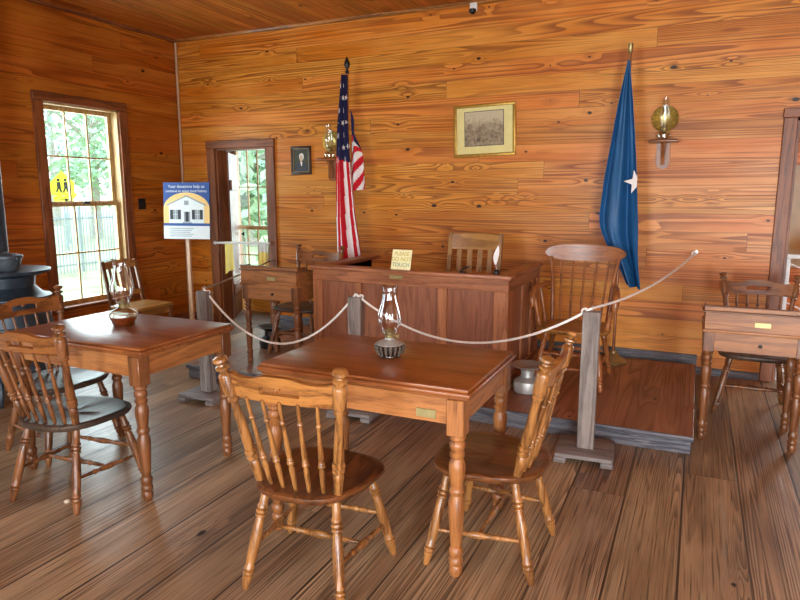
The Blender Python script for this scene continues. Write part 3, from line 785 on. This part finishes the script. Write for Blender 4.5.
slat_chair((-1.735, 5.02, PZ), math.pi, 'slat-back wooden chair behind the panelled bench, only its back showing', w=.49, ht=1.085, n=4, sw=.046, railh=.13)
slat_chair((-5.08, 4.72, 0), R(-92), 'pale-seated slat-back chair standing against the wall under the tall left window', w=.44, hs=.43, ht=.86, n=5, sw=.032, dep=.42, railh=.07, mats=('darkchair', 'oakX'))

# ------------------------------------------------------------------ armchair
ac = empty('armchair', (-.80, 4.93, PZ), math.pi, label='spindle-back wooden armchair with wide oval crest on the platform beside the bench', cat='armchair')
zs = .43
seat_mesh(MB(), .25, .275, .235, zs, .035, .008).build('seat', 'oakX', ac)
def arc(u, v):
    q = 2 * u - 1
    h = .062 * (max(0, 1 - abs(q) ** 3.2)) ** .5 + .004
    z = .955 + (2 * v - 1) * h
    return Vector((q * .315, -.335 - .035 * (1 - q * q) - .03 * (z - .95), z))
MB().grid(arc, 40, 8, thick=.022).build('crest_rail', 'armX', ac, smooth=50)
def med(u, v):
    q = 2 * u - 1; a = q * .09; rr = .028 * math.sqrt(max(0, 1 - q * q))
    z = .958 + (2 * v - 1) * rr
    return Vector((a, -.345 - .035 * (1 - (a / .315) ** 2) - .024, z))
M['stencil'] = plain('faded gilt stencil', srgb(150, 98, 46), .4, 0, .5, 60.)
sd = MB().grid(med, 20, 6, thick=.002).build('stencil', 'stencil', ac)
APOST = [(0, .012), (.05, .016), (.2, .018), (.24, .014), (.26, .021), (.29, .021), (.31, .015), (.5, .018), (.8, .014), (1, .010)]
for s in (-1, 1):
    MB().tube([(s * .215, -.20, zs - .01), (s * .225, -.235, .62), (s * .24, -.27, .78), (s * .262, -.315, .92)], .016, 12, [.018, .016, .015, .013]).build('back_post', 'arm', ac)
    pts = [(s * .24, -.262, .70), (s * .262, -.18, .715), (s * .285, -.06, .715), (s * .30, .06, .705), (s * .305, .13, .68), (s * .303, .155, .63), (s * .298, .15, .58)]
    MB().tube(pts, .02, 10, [.014, .018, .02, .024, .027, .027, .02]).build('arm', 'arm', ac)
    MB().lathe((s * .245, .10, zs - .01), (s * .298, .125, .69), APOST, 12).build('arm_post', 'arm', ac)
    MB().lathe((s * .235, -.05, zs - .01), (s * .283, -.04, .70), APOST, 10).build('arm_spindle', 'arm', ac)
for i in range(5):
    q = (i - 2) / 2 * .72
    MB().lathe((q * .215, -.20 - .015 * (1 - q * q), zs - .012), (q * .262, -.34 - .03 * (1 - q * q), .93), [(0, .007), (.3, .011), (.35, .008), (.38, .012), (.42, .008), (.7, .010), (1, .006)], 10).build('spindle', 'arm', ac)
al = {}
for sx in (-1, 1):
    for sy in (-1, 1):
        t, f = Vector((sx * .185, sy * .15, zs - .03)), Vector((sx * .245, sy * .235 + (-.02 if sy < 0 else .03), 0)); al[sx, sy] = (f, t)
        MB().lathe(f, t, CLEG, 14).build('leg', 'arm', ac)
def aon(k, z): f, t = al[k]; return f + (t - f) * (z / t.z)
for sx in (-1, 1): MB().lathe(aon((sx, -1), .18), aon((sx, 1), .17), STR, 10).build('stretcher', 'arm', ac)
for z in (.14, .24): MB().lathe(aon((-1, 1), z), aon((1, 1), z), STR, 10).build('stretcher', 'arm', ac)
MB().lathe(aon((-1, -1), .2), aon((1, -1), .2), STR, 10).build('stretcher', 'arm', ac)

# ------------------------------------------------------------------ rope barrier
PT = {}
def post(x, y, rz, label, h=.845):
    r = empty('barrier_post', (x, y, 0), rz, label=label, cat='barrier post', group='grey wooden rope posts')
    b = MB().box(-.16, .16, -.16, .16, .032, .055, .004, 2)
    b.build('base_board', 'greyflat', r)
    for s in (-1, 1): MB().box(*sorted((s * .165, s * .095)), -.165, .165, 0, .033, .004).build('foot', 'greyflat', r)
    MB().box(-.048, .048, -.038, .038, .054, h, .004).build('post', 'greywood', r)
    MB().tube([(0, 0, h - .005)] + [(.0, .014 * math.sin(a) , h + .018 - .014 * math.cos(a)) for a in [i * .6 for i in range(9)]], .003, 6).build('hook', 'steel', r)
    PT[label] = Vector((x, y, h + .018)); return r
pa = post(-.515, 3.745, R(4), 'grey rope post nearest the armchair, on a square foot', .875)
pb = post(-2.10, 3.82, R(4), 'grey rope post behind the middle table, in front of the bench', .84)
pc = post(-3.30, 3.66, R(2), 'grey rope post at the far left beyond the window table', .825)
A, B, Cc = (Vector((o.location.x, o.location.y, h)) for o, h in ((pa, .893), (pb, .858), (pc, .843)))
E0 = Vector((.005, WY - .02, 1.05)); E1 = Vector((-4.33, WY - .045, .79))
def rope(p, q, sag, label, mat='rope', knots=(1, 1)):
    r = empty('barrier_rope', p, label=label, cat='rope', group='white barrier ropes')
    d = q - p; n = 40
    pts = [d * (i / n) + Vector((0, 0, -4 * sag * (i / n) * (1 - i / n))) for i in range(n + 1)]
    MB().tube(pts, .0078, 8).build('cord', mat, r)
    for k, pt in zip(knots, (pts[1], pts[-2])):
        if k:
            MB().tube([pt + Vector((.016 * math.cos(a), .012 * math.sin(a * 1.5), .006 + .014 * math.sin(a))) for a in [i * .5 for i in range(14)]], .006, 6).build('knot', mat, r)
    return r
rope(A, E0, .07, 'white rope from the front post up to the back wall', knots=(0, 1))
rope(B, A, .27, 'white rope sagging from the middle post to the front post across the bench', knots=(1, 1))
rope(Cc, B, .385, 'white rope sagging between the two left posts past the left desk', knots=(1, 0))
rope(Cc + Vector((.01, 0, 0)), E1, .01, 'greyed rope running from the far left post back to the doorway', 'roped', knots=(0, 1))
hk = MB().lathe((.005, WY, 1.05), (.005, WY - .03, 1.05), [(0, .016), (.15, .016), (.2, .005), (1, .005)], 10).build('wall_hook', 'steel')
tag(hk, 'small metal wall hook holding the end of the white rope', 'hook')
hk2 = MB().lathe((-4.33, WY - .029, .79), (-4.33, WY - .055, .79), [(0, .014), (.15, .014), (.2, .005), (1, .005)], 10).build('wall_hook', 'steel')
tag(hk2, 'small metal hook on the left doorway casing holding the greyed rope', 'hook')

# ------------------------------------------------------------------ flags
def flagpole(r, top, mat='arm', h0=0.):
    MB().lathe((0, 0, h0), (0, 0, .10), [(0, .11), (.15, .115), (.5, .06), (.8, .03), (1, .03)], 20).build('stand', 'brass', r)
    MB().lathe((0, 0, .02), (0, 0, top), [(0, .013), (1, .013)], 10).build('pole', mat, r)
us = empty('striped_flag', (-3.135, 5.58, PZ), label='red, white and blue starred flag hanging on a pole behind the left desk', cat='flag')
top = 2.71
flagpole(us, top - .15)
MB().lathe((0, 0, top - .16), (0, 0, top), [(0, .016), (.1, .022), (.2, .012), (.28, .014), (.5, .030), (.65, .026), (1, 0)], 12).build('finial', 'darkiron', us)
zt, zb = 2.53, .62
def lerp_tab(vs, a, v):
    for i in range(len(vs) - 1):
        if v <= vs[i + 1]: return a[i] + (a[i + 1] - a[i]) * (v - vs[i]) / (vs[i + 1] - vs[i])
    return a[-1]
def drape(u, v):
    vs = [0, .25, .45, .7, .92, 1.]
    l = lerp_tab(vs, [-.028, -.09, -.12, -.135, -.135, -.09], v); r_ = lerp_tab(vs, [.012, .018, .05, .11, .19, .16], v)
    x = l + (r_ - l) * u
    fold = .045 * math.sin(u * 9 + v * 1.4) * (.35 + .65 * v) + .018 * math.sin(u * 21 + 2 * v)
    z = zt - (zt - zb) * v - .10 * (u - .4) * (1 - v) * 0 - .03 * math.sin(u * 5) * v
    return Vector((x, -.062 + fold, z))
def umat(u, v):
    if v - .05 * (u - .5) < .41: return 'navy'
    k = int((u * 7.4 + 1.3 * (v - .44)) + .6)
    return 'red' if k % 2 == 0 else 'fwhite'
mb = MB(); mb.grid(drape, 66, 100, umat, thick=.003)
def backp(u, v):
    w = .085 + .07 * v
    return Vector((.012 + u * w * 1.05, .03 + .03 * math.sin(u * 7 + v * 3), 2.22 - .78 * v + (.34 * (v - .45) * (u) if v < .45 else 0) - .22 * u * (1 - v) + .03 * u))
def bmat(u, v):
    if v < .30 - .1 * u: return 'navy'
    return 'red' if int((v - .3 + .35 * u) * 8.2 + .2) % 2 == 0 else 'fwhite'
mb.grid(backp, 20, 90, bmat, thick=.003)
mb.mat('fwhite')
def star(mb, c, r, nrm=(0, -1, 0), rot=0.):
    n = Vector(nrm).normalized(); x = Vector((0, 0, 1)).cross(n).normalized(); y = n.cross(x)
    vs = [mb.bm.verts.new(Vector(c) + x * (rr * math.cos(a)) + y * (rr * math.sin(a))) for i in range(10) for rr, a in [((r if i % 2 == 0 else r * .42), rot + math.pi / 2 + i * math.pi / 5)]]
    f = mb.bm.faces.new(vs); f.material_index = mb.mi
    ext = bmesh.ops.extrude_face_region(mb.bm, geom=[f]); 
    for v in [g for g in ext['geom'] if isinstance(g, bmesh.types.BMVert)]: v.co += n * .003
for j in range(7):
    for i in range(3):
        v = .05 + j * .06; u = .2 + i * .28 + (.12 if j % 2 else -.04)
        if u > .95: continue
        p = drape(u, v); e = .01
        nr = (drape(u + e, v) - p).cross(drape(u, v + e) - p)
        if nr.y > 0: nr = -nr
        nr.normalize()
        star(mb, p + nr * .006, .026, nr, random.uniform(-.4, .4))
mb.build('cloth', None, us, smooth=60)
MB().box(-.03, .008, -.016, .016, 1.55, 2.54, .004).build('header_sleeve', 'navy', us)

bf = empty('blue_flag', (-.578, 5.60, PZ), label='plain blue flag with a white star on its pole beside the right wall lamp', cat='flag')
flagpole(bf, 2.53)
MB().lathe((0, 0, 2.52), (0, 0, 2.60), [(0, .014), (.1, .02), (.4, .016), (.5, .02), (.9, .02), (1, .008)], 12).build('finial', 'brass', bf)
def bdrape(u, v):
    # outline measured from the flag: left and right edges per height
    vs = [0, .175, .395, .55, .72, .78, .84, .90, 1.]
    Ls = [-.005, -.055, -.105, -.14, -.165, -.155, -.10, -.02, .08]
    Rs = [.012, .055, .10, .125, .15, .155, .16, .17, .195]
    def ip(a):
        for i in range(len(vs) - 1):
            if v <= vs[i + 1]: k = (v - vs[i]) / (vs[i + 1] - vs[i]); return a[i] + (a[i + 1] - a[i]) * k
        return a[-1]
    l, r_ = ip(Ls), ip(Rs)
    x = l + (r_ - l) * u
    amp = .055 * min(1, .15 + v * 1.2)
    y = -.095 + amp * math.sin(u * 10 + 1.1 * v) + .012 * math.sin(u * 23 - 2 * v)
    z = 2.46 - 1.78 * v + .10 * (1 - u) * v * (1 if v < .8 else (1 - v) * 5 * .8) - .02 * u
    return Vector((x, y, z))
mb = MB(); mb.grid(bdrape, 70, 90, lambda u, v: 'blue', thick=.004)
mb.mat('fwhite')
p = bdrape(.985, .52); c0 = p + Vector((0, -.016, 0))
vs = []
for i in range(10):
    a = .25 + math.pi / 2 + i * math.pi / 5; rr = .095 if i % 2 == 0 else .04
    vs.append((min(.004, rr * math.cos(a)), rr * math.sin(a)))
uq = []
for q in vs:
    if not uq or (abs(uq[-1][0] - q[0]) + abs(uq[-1][1] - q[1])) > 1e-4: uq.append(q)
mb.prism(uq, 0, .003, 'XZ', Matrix.Translation(c0) @ Matrix.Rotation(R(12), 4, 'Z'))
mb.build('cloth', None, bf, smooth=60)

# ------------------------------------------------------------------ pictures on the back wall
pc_ = empty('framed_picture', (-1.873, WY, 2.12), label='wide gilt-framed sepia engraving with yellow mat on the back wall', cat='picture')
rot = Matrix.Rotation(R(-1.6), 4, 'Y')
w, h = .30, .24
fr = MB()
for (a, b, c, d) in ((-w, w, h - .028, h), (-w, w, -h, -h + .028), (-w, -w + .028, -h + .028, h - .028), (w - .028, w, -h + .028, h - .028)):
    fr.box(a, b, -.03, 0, c, d, .006, 2, rot)
fr.build('frame', 'gold', pc_)
MB().box(-w + .028, w - .028, -.014, -.004, -h + .028, h - .028, 0, 1, rot).build('mat_board', 'mat', pc_, smooth=0)
MB().box(-.196, .188, -.0155, -.0142, -.142, .178, 0, 1, rot).build('print_border', 'pdark', pc_, smooth=0)
MB().box(-.19, .182, -.017, -.0156, -.136, .172, 0, 1, rot).build('engraving', 'engraving', pc_, smooth=0)

pp = empty('framed_portrait', (-3.915, WY, 1.885), label='small dark-framed portrait hanging beside the left doorway', cat='picture')
w, h = .125, .15
fr = MB().mat('blackframe')
for (a, b, c, d) in ((-w, w, h - .025, h), (-w, w, -h, -h + .025), (-w, -w + .025, -h + .025, h - .025), (w - .025, w, -h + .025, h - .025)):
    fr.box(a, b, -.026, 0, c, d, .005, 2)
fr.build('frame', None, pp)
lp = MB()
for (a, b, c, d) in ((-w + .024, w - .024, h - .032, h - .024), (-w + .024, w - .024, -h + .024, -h + .032), (-w + .024, -w + .032, -h + .03, h - .03), (w - .032, w - .024, -h + .03, h - .03)):
    lp.box(a, b, -.021, -.002, c, d, .001)
lp.build('inner_lip', 'silver', pp)
pr = MB().mat('dgreen').box(-w + .024, w - .024, -.012, -.004, -h + .024, h - .024)
def ell(cx, cz, rx, rz, n=20): return [(cx + rx * math.cos(2 * math.pi * i / n), cz + rz * math.sin(2 * math.pi * i / n)) for i in range(n)]
pr.mat('pdark').prism([(-.09, -.12), (-.08, -.055), (-.022, -.014), (.028, -.014), (.08, -.06), (.09, -.12)], -.014, -.0118, 'XZ')
pr.mat('fwhite').prism([(-.010, -.016), (.016, -.016), (.010, -.06), (.002, -.06)], -.0155, -.0138, 'XZ')
pr.mat('fwhite').prism(ell(.006, .038, .030, .036), -.0145, -.0118, 'XZ')
pr.mat('skin').prism(ell(.003, .022, .021, .036), -.0165, -.0143, 'XZ')
pr.build('painting', None, pp)

# wall plate and ceiling sensor
wp = empty('wall_plate', (WX, 5.30, 1.42), label='dark square plate on the left wall between the window and the poster', cat='wall plate')
MB().box(0, .012, -.05, .05, -.06, .06, .004).build('plate', 'darkiron', wp)
MB().box(.012, .022, -.012, .012, -.02, .02, .003).build('toggle', 'black', wp)
sn = empty('motion_sensor', (-2.0, WY, 3.20), label='small white motion sensor high on the back wall by the ceiling', cat='sensor')
MB().box(-.035, .035, -.03, 0, -.02, .06, .01, 3).build('housing', 'white', sn)
MB().lathe((0, -.045, -.005), (0, -.045, -.05), [(0, .03), (.3, .034), (.7, .026), (1, .008)], 16).build('lens', 'black', sn)
MB().box(-.012, .012, -.05, -.02, -.012, .012, .003).build('bracket', 'white', sn)

# ------------------------------------------------------------------ poster on a stand
ps = empty('poster_stand', (-4.91, 5.25, 0), label='poster of a white house on a tall stand in the far left corner', cat='sign')
MB().box(-.17, .17, -.17, .17, 0, .02, .004).lathe((0, 0, .02), (0, 0, .07), [(0, .15), (.4, .07), (1, .025)], 16).build('base', 'bead', ps)
MB().box(-.022, .022, -.012, .012, .06, 1.30, .003).build('pole', 'bead', ps)
bd_ = empty('poster_board', (.02, -.02, 1.355)); bd_.parent = ps; bd_.rotation_euler = (R(-4), 0, R(14))
w, h = .262, .295
def poly_arch():
    pts = [(-w, -.13), (w, -.13), (w, .02)]
    for i in range(1, 24):
        a = math.pi * i / 24; pts.append((w * math.cos(a), .02 + .17 * math.sin(a)))
    return pts + [(-w, .02)]
b = MB().mat('pblue').box(-w, w, -.006, .006, -h, h)
b.mat('pyellow').prism(poly_arch(), -.0075, -.0055, 'XZ')
b.mat('pwhite').prism([(-.20, -.13), (.20, -.13), (.20, .065), (0, .15), (-.20, .065)], -.0085, -.007, 'XZ')
b.mat('pgrey').prism([(-.222, .05), (-.222, .065), (0, .162), (.222, .065), (.222, .05), (0, .147)], -.0095, -.007, 'XZ')
for x in (-.125, .125):
    b.mat('pdark').box(x - .062, x - .028, -.0098, -.008, -.09, .01).box(x + .028, x + .062, -.0098, -.008, -.09, .01)
    b.mat('pgrey').box(x - .026, x + .026, -.0098, -.008, -.09, .01)
    b.mat('pwhite').box(x - .002, x + .002, -.0104, -.0085, -.09, .01).box(x - .026, x + .026, -.0104, -.0085, -.042, -.038)
b.mat('pdark').box(-.012, .026, -.0098, -.008, -.115, -.01)
b.mat('pgrey').box(-.028, -.014, -.0098, -.008, -.115, -.01).box(.028, .042, -.0098, -.008, -.115, -.01).box(-.045, .06, -.0105, -.008, -.13, -.118).box(-.025, .025, -.0098, -.008, .06, .105)
b.mat('pblue').box(-w, w, -.0095, -.0055, -.158, -.13)
b.mat('pwhite').box(-w, w, -.0095, -.0055, -h, -.158)
for i in range(5): b.mat('pgrey').box(-.20 + .02 * (i % 2), .08 - .02 * (i % 3), -.0102, -.009, -.188 - i * .02, -.181 - i * .02)
b.build('print', None, bd_, smooth=0)
for s_, z in (('Your donations help us', .252), ('continue to enjoy local history', .205)):
    text('lettering', s_, .044 if z > .23 else .038, 'pwhite', bd_, Matrix.Translation((0, -.0068, z)) @ XZ)

# ------------------------------------------------------------------ stove and pot
sx_, sy_ = -4.66, 3.06
sv = empty('wood_stove', (sx_, sy_, 0), label='black cast-iron stove with stovepipe at the left edge behind the window table', cat='stove')
MB().lathe((0, 0, .20), (0, 0, .93), [(0, .22), (.03, .27), (.08, .27), (.12, .25), (.3, .285), (.5, .295), (.68, .27), (.76, .255), (.785, .30), (.80, .30), (.815, .25), (.9, .19), (1, .20)], 32).build('body', 'iron', sv)
MB().lathe((0, 0, .93), (0, 0, .985), [(0, .20), (.3, .26), (.55, .305), (.9, .31), (1, .29)], 36).build('top_plate', 'iron', sv)
for i in range(4):
    a = R(35 + 90 * i); c, s = math.cos(a), math.sin(a)
    MB().tube([(.2 * c, .2 * s, .24), (.27 * c, .27 * s, .18), (.27 * c, .27 * s, .08), (.31 * c, .31 * s, .012)], .03, 8, [.035, .032, .022, .03]).build('leg', 'iron', sv)
m4 = Matrix.Rotation(R(40), 4, 'Z')
dr = MB().box(-.11, .11, -.305, -.27, .36, .58, .012, 2, m4).build('door', 'iron', sv)
MB().tube([m4 @ Vector((.08, -.30, .47)), m4 @ Vector((.08, -.345, .47)), m4 @ Vector((.02, -.345, .47))], .008, 8).build('door_handle', 'steel', dr)
pipe = MB()
pipe.lathe((-.13, .03, .98), (-.13, .03, H), [(0, .105), (.01, .105), (.012, .09), (.45, .09), (.451, .094), (.47, .094), (.471, .09), (.985, .09), (.986, .14), (1, .14)], 24)
pipe.build('stovepipe', 'iron', sv)
kp = empty('iron_pot', (sx_ + .125, sy_ - .06, .985), label='small grey iron pot sitting on the stove top', cat='pot')
MB().lathe((0, 0, 0), (0, 0, .115), [(0, .065), (.1, .078), (.4, .09), (.75, .10), (.8, .108), (.95, .11), (1, .104)], 24).build('body', 'ironpot', kp)
MB().lathe((0, 0, .113), (0, 0, .145), [(0, .10), (.3, .075), (.5, .02), (.7, .022), (1, .006)], 20).build('lid', 'ironpot', kp)
for s in (-1, 1): MB().tube([(s * .10, 0, .085), (s * .125, 0, .09), (s * .125, 0, .105), (s * .10, 0, .10)], .006, 6).build('handle', 'ironpot', kp)

# ------------------------------------------------------------------ spittoons
def spittoon(loc, label, mat, k=1.):
    r = empty('spittoon', loc, label=label, cat='spittoon')
    MB().lathe((0, 0, 0), (0, 0, .155 * k), [(0, .075 * k), (.05, .085 * k), (.3, .092 * k), (.5, .085 * k), (.68, .045 * k), (.76, .042 * k), (1, .045 * k)], 24).build('body', mat, r)
    mb = MB(); mb.lathe((0, 0, .15 * k), (0, 0, .185 * k), [(0, .045 * k), (.3, .06 * k), (.8, .105 * k), (.93, .112 * k), (1, .11 * k), (.97, .10 * k), (.6, .06 * k), (.3, .03 * k)], 28); mb.build('rim', mat, r)
    return r
spittoon((-1.045, 4.47, PZ), 'pale tin spittoon on the platform by the right corner of the panelled bench', 'tin', 1.12)
spittoon((-3.56, 4.80, PZ), 'dark iron spittoon on the floor under the left desk', 'darkiron', 1.1)
sc_ = MB().lathe((-2.80, 2.04, 0), (-2.80, 2.04, .014), [(0, .012), (.5, .017), (1, .006)], 8).build('wood_chip', 'scrap')
tag(sc_, 'tiny pale chip lying on the floor by the window-table chair', 'chip')

# ------------------------------------------------------------------ doorway gates
g1 = empty('doorway_curtain', (0, 0, 0), label='white tension rod with thin yellow and white cloth across the left doorway', cat='curtain')
MB().lathe((-5.12, WY - .05, .965), (-4.335, WY - .05, .985), [(0, .02), (.02, .02), (.021, .014), (.979, .014), (.98, .02), (1, .02)], 12).build('rod', 'white', g1)
def cl(x0, x1, zt, zb):
    def f(u, v): return Vector((x0 + (x1 - x0) * u + .02 * v * (u - .5), WY - .052 + .014 * math.sin(u * 14) * (.3 + v) + .016, zt - (zt - zb) * v * (1 - .12 * math.sin(u * 3))))
    return f
MB().grid(cl(-4.98, -4.80, .985, .60), 24, 14, lambda u, v: 'cloth' if u > .62 else 'curtain', thick=.002).build('cloth', None, g1, smooth=60)
MB().grid(cl(-4.50, -4.385, .985, .66), 20, 14, lambda u, v: 'curtain' if v > .35 else 'cloth', thick=.002).build('cloth', None, g1, smooth=60)

g2 = empty('safety_gate', (0, 0, 0), label='white metal safety gate across the right doorway', cat='gate')
MB().box(.675, 1.475, WY + .04, WY + .075, 1.02, 1.055, .006, 2).build('top_rail', 'white', g2)
MB().box(.675, 1.475, WY + .045, WY + .07, .08, .105, .004).build('bottom_rail', 'white', g2)
for x in (.675, 1.45): MB().box(x, x + .022, WY + .045, WY + .07, 0, 1.02, .004).build('upright', 'white', g2)
for i in range(7): MB().bar((.70 + i * .11, WY + .057, .10), (.70 + i * .11, WY + .057, 1.02), .01, .01).build('bar', 'white', g2)
for i in range(5): MB().bar((.70, WY + .063, .98 - i * .16), (.92, WY + .063, .88 - i * .16), .008, .008).build('brace', 'white', g2)
mp = MB().box(.3, 1.62, BY - .02, BY - .002, .75, 1.83, .004).build('wall_map', 'plaster'); tag(mp, 'large pale wall chart seen through the right doorway', 'chart')
st_ = empty('dark_stand', (1.02, 7.2, 0), label='dark iron stand behind the white gate in the right doorway', cat='stand')
MB().lathe((0, 0, 0), (0, 0, 1.0), [(0, .14), (.02, .14), (.04, .03), (.9, .03), (.92, .08), (1, .09)], 16).build('pedestal', 'darkiron', st_)
MB().lathe((0, 0, 1.0), (0, 0, 1.16), [(0, .05), (.3, .09), (.5, .06), (.7, .015), (1, .008)], 16).build('ornament', 'darkiron', st_)

# ------------------------------------------------------------------ outdoors
GZ = -.5
tag(MB().box(-110, 60, -60, 110, GZ - .1, GZ).build('ground', 'grass', smooth=0), kind='structure')
tag(MB().box(-70, -44, -50, 100, GZ, GZ + .02).build('road', 'road', smooth=0), kind='structure')
def bracket_fence():
    r = empty('iron_fence', (-14.5, 12, GZ), label='pale metal picket fence across the lawn outside the left window', cat='fence')
    y0, y1 = -3., 3.6
    for z in (.18, 1.35): MB().box(-.02, .02, y0, y1, z, z + .05).build('rail', 'fence', r, smooth=0)
    n = 70
    for i in range(n + 1):
        y = y0 + (y1 - y0) * i / n
        big = i % 14 == 0
        MB().box(-.03 if big else -.012, .03 if big else .012, y - (.03 if big else .008), y + (.03 if big else .008), 0, 1.68 if big else 1.55).build('post' if big else 'picket', 'fence', r, smooth=0)
    return r
bracket_fence()
sg = empty('crossing_sign', (-20.6, 15.95, GZ), R(52), label='yellow school crossing sign on a post outside the left window', cat='road sign')
MB().box(-.03, .03, 0, .04, 0, 2.75).build('post', 'fence', sg, smooth=0)
b = MB().mat('signyel').prism([(-.38, 1.95), (.38, 1.95), (.38, 2.38), (0, 2.8), (-.38, 2.38)], -.02, 0, 'XZ')
b.mat('black')
for x in (-.12, .10):
    b.prism(ell(x, 2.47, .05, .055, 12), -.026, -.018, 'XZ')
    b.prism([(x - .06, 2.4), (x + .06, 2.4), (x + .07, 2.2), (x + .1, 2.03), (x + .05, 2.03), (x, 2.17), (x - .06, 2.03), (x - .11, 2.03), (x - .05, 2.2)], -.026, -.018, 'XZ')
b.build('sign_face', None, sg, smooth=0)
b = MB().mat('signyel').box(-.32, .32, -.02, 0, 1.66, 1.9); b.mat('black').prism([(-.2, 1.79), (.05, 1.79), (.05, 1.84), (.2, 1.775), (.05, 1.71), (.05, 1.76), (-.2, 1.76)], -.026, -.018, 'XZ')
b.build('arrow_plate', None, sg, smooth=0)
sg2 = empty('warning_sign', (-22.5, 17.55, GZ), R(52), label='smaller yellow diamond road sign beyond the crossing sign outside the left window', cat='road sign')
MB().box(-.03, .03, 0, .04, 0, 2.2).build('post', 'fence', sg2, smooth=0)
MB().prism([(-.4, 1.95), (0, 1.55), (.4, 1.95), (0, 2.35)], -.02, 0, 'XZ').build('sign_face', 'signyel', sg2, smooth=0)
def tree(x, y, h, rad, n, label, mat, cz=.62, ls=.22, seed=1):
    rd = random.Random(seed)
    r = empty('tree', (x, y, GZ), label=label, cat='tree', group='trees outside')
    t = MB().tube([(0, 0, 0), (.1, 0, h * .25), (-.05, .1, h * .5), (.05, 0, h * .8)], .2, 8, [.28, .2, .14, .05])
    for i in range(7):
        a = i * 2.4; z = h * (.3 + .07 * i)
        t.tube([(0, 0, z), (rad * .4 * math.cos(a), rad * .4 * math.sin(a), z + h * .1), (rad * .85 * math.cos(a), rad * .85 * math.sin(a), z + h * .16)], .06, 6, [.09, .06, .02])
    t.build('trunk', 'bark', r)
    c = MB(); c.mat(mat)
    blobs = [(rd.uniform(-.75, .75) * rad, rd.uniform(-.75, .75) * rad, h * rd.uniform(cz - .36, cz + .32)) for _ in range(34)]
    for i in range(n):
        bx, by, bz = rd.choice(blobs)
        p = Vector((bx + rd.gauss(0, .14) * rad, by + rd.gauss(0, .14) * rad, bz + rd.gauss(0, .05) * h))
        d1 = Vector((rd.uniform(-1, 1), rd.uniform(-1, 1), rd.uniform(-.8, .8))).normalized() * ls * rd.uniform(.6, 1.3)
        d2 = Vector((rd.uniform(-1, 1), rd.uniform(-1, 1), rd.uniform(-1, 1))).cross(d1).normalized() * ls * .45
        f = c.bm.faces.new([c.bm.verts.new(q) for q in (p - d1, p + d2, p + d1, p - d2)]); f.material_index = c.mi
    o = c.build('crown', None, r, smooth=0)
    return r
tree(-24.5, 20.5, 9.5, 3.3, 3000, 'leafy tree right of the crossing sign outside the left window', 'leaf', seed=3)
tree(-36., 27.3, 13., 4.6, 2600, 'tall loose far tree behind the yellow sign outside the left window', 'leaf2', seed=5)
tree(-24., 31., 12., 4., 3000, 'tall tree far behind the two trees outside the hall window', 'leaf2', seed=8)
tree(-10.0, 12.2, 7., 2.1, 3200, 'green tree close outside the window of the left hall', 'leaf', cz=.5, seed=11)
tree(-15.6, 20., 9., 2.9, 3200, 'bushy tree behind the one outside the hall window', 'leaf2', cz=.5, seed=13)

# ------------------------------------------------------------------ light
w = bpy.data.worlds.new('sky'); SC.world = w; w.use_nodes = True
nt = w.node_tree; bg = nt.nodes['Background']
tc = nt.nodes.new('ShaderNodeTexCoord'); sp_ = nt.nodes.new('ShaderNodeSeparateXYZ'); rp = nt.nodes.new('ShaderNodeValToRGB')
nt.links.new(tc.outputs['Generated'], sp_.inputs[0]); nt.links.new(sp_.outputs['Z'], rp.inputs[0]); nt.links.new(rp.outputs[0], bg.inputs[0])
rp.color_ramp.elements[0].color = (.92, .97, 1, 1); rp.color_ramp.elements[1].color = (.55, .78, 1, 1)
bg.inputs[1].default_value = 5.5
def area(name, loc, rot, sx, sy, e, col):
    l = bpy.data.lights.new(name, 'AREA'); l.shape = 'RECTANGLE'; l.size = sx; l.size_y = sy; l.energy = e; l.color = col
    o = bpy.data.objects.new(name, l); COL.objects.link(o); o.location = loc; o.rotation_euler = rot
    return o
DAY = (.90, .96, 1.)
for i, (a, b, c, d) in enumerate(WR): area('window_light', (RX + .1, (a + b) / 2, (c + d) / 2), (0, R(90), 0), d - c, b - a, (40,)[i], DAY)
for i, (a, b, c, d) in enumerate(WF): area('window_light', ((a + b) / 2, FY - .1, (c + d) / 2), (R(90), 0, 0), b - a, d - c, (190, 420)[i], DAY)
for hl in (W1, W2): area('window_light', (WX - .2, (hl[0] + hl[1]) / 2, (hl[2] + hl[3]) / 2), (0, R(-90), 0), hl[3] - hl[2], hl[1] - hl[0], 60, (.8, .92, 1.))
area('window_light', ((aw[0] + aw[1]) / 2, AY + .45, 1.25), (R(-90), 0, 0), .56, 1.7, 22, (.85, .95, 1.))
area('window_light', (2.37, BY + .2, 1.3), (R(-90), 0, 0), 1.2, 1.5, 120, DAY)
for z in ():
    pass

# ------------------------------------------------------------------ camera
cam = bpy.data.cameras.new('camera'); cam.sensor_width = 36; cam.lens = 640 / 800 * 36; cam.clip_end = 300
co = bpy.data.objects.new('camera', cam); COL.objects.link(co)
pitch = math.atan2(108, 640); yaw = math.atan2(300, math.hypot(640, 108))
co.location = (0, 0, 1.55); co.rotation_euler = (math.pi / 2 - pitch, 0, yaw)
SC.camera = co
SC.view_settings.view_transform = 'Standard'; SC.view_settings.look = 'None'; SC.view_settings.gamma = 1; SC.view_settings.use_curve_mapping = False
SC.view_settings.exposure = -.22
SC.cycles.use_denoising = True
SC.cycles.max_bounces = 8; SC.cycles.transparent_max_bounces = 16
SC.cycles.caustics_reflective = False; SC.cycles.caustics_refractive = False
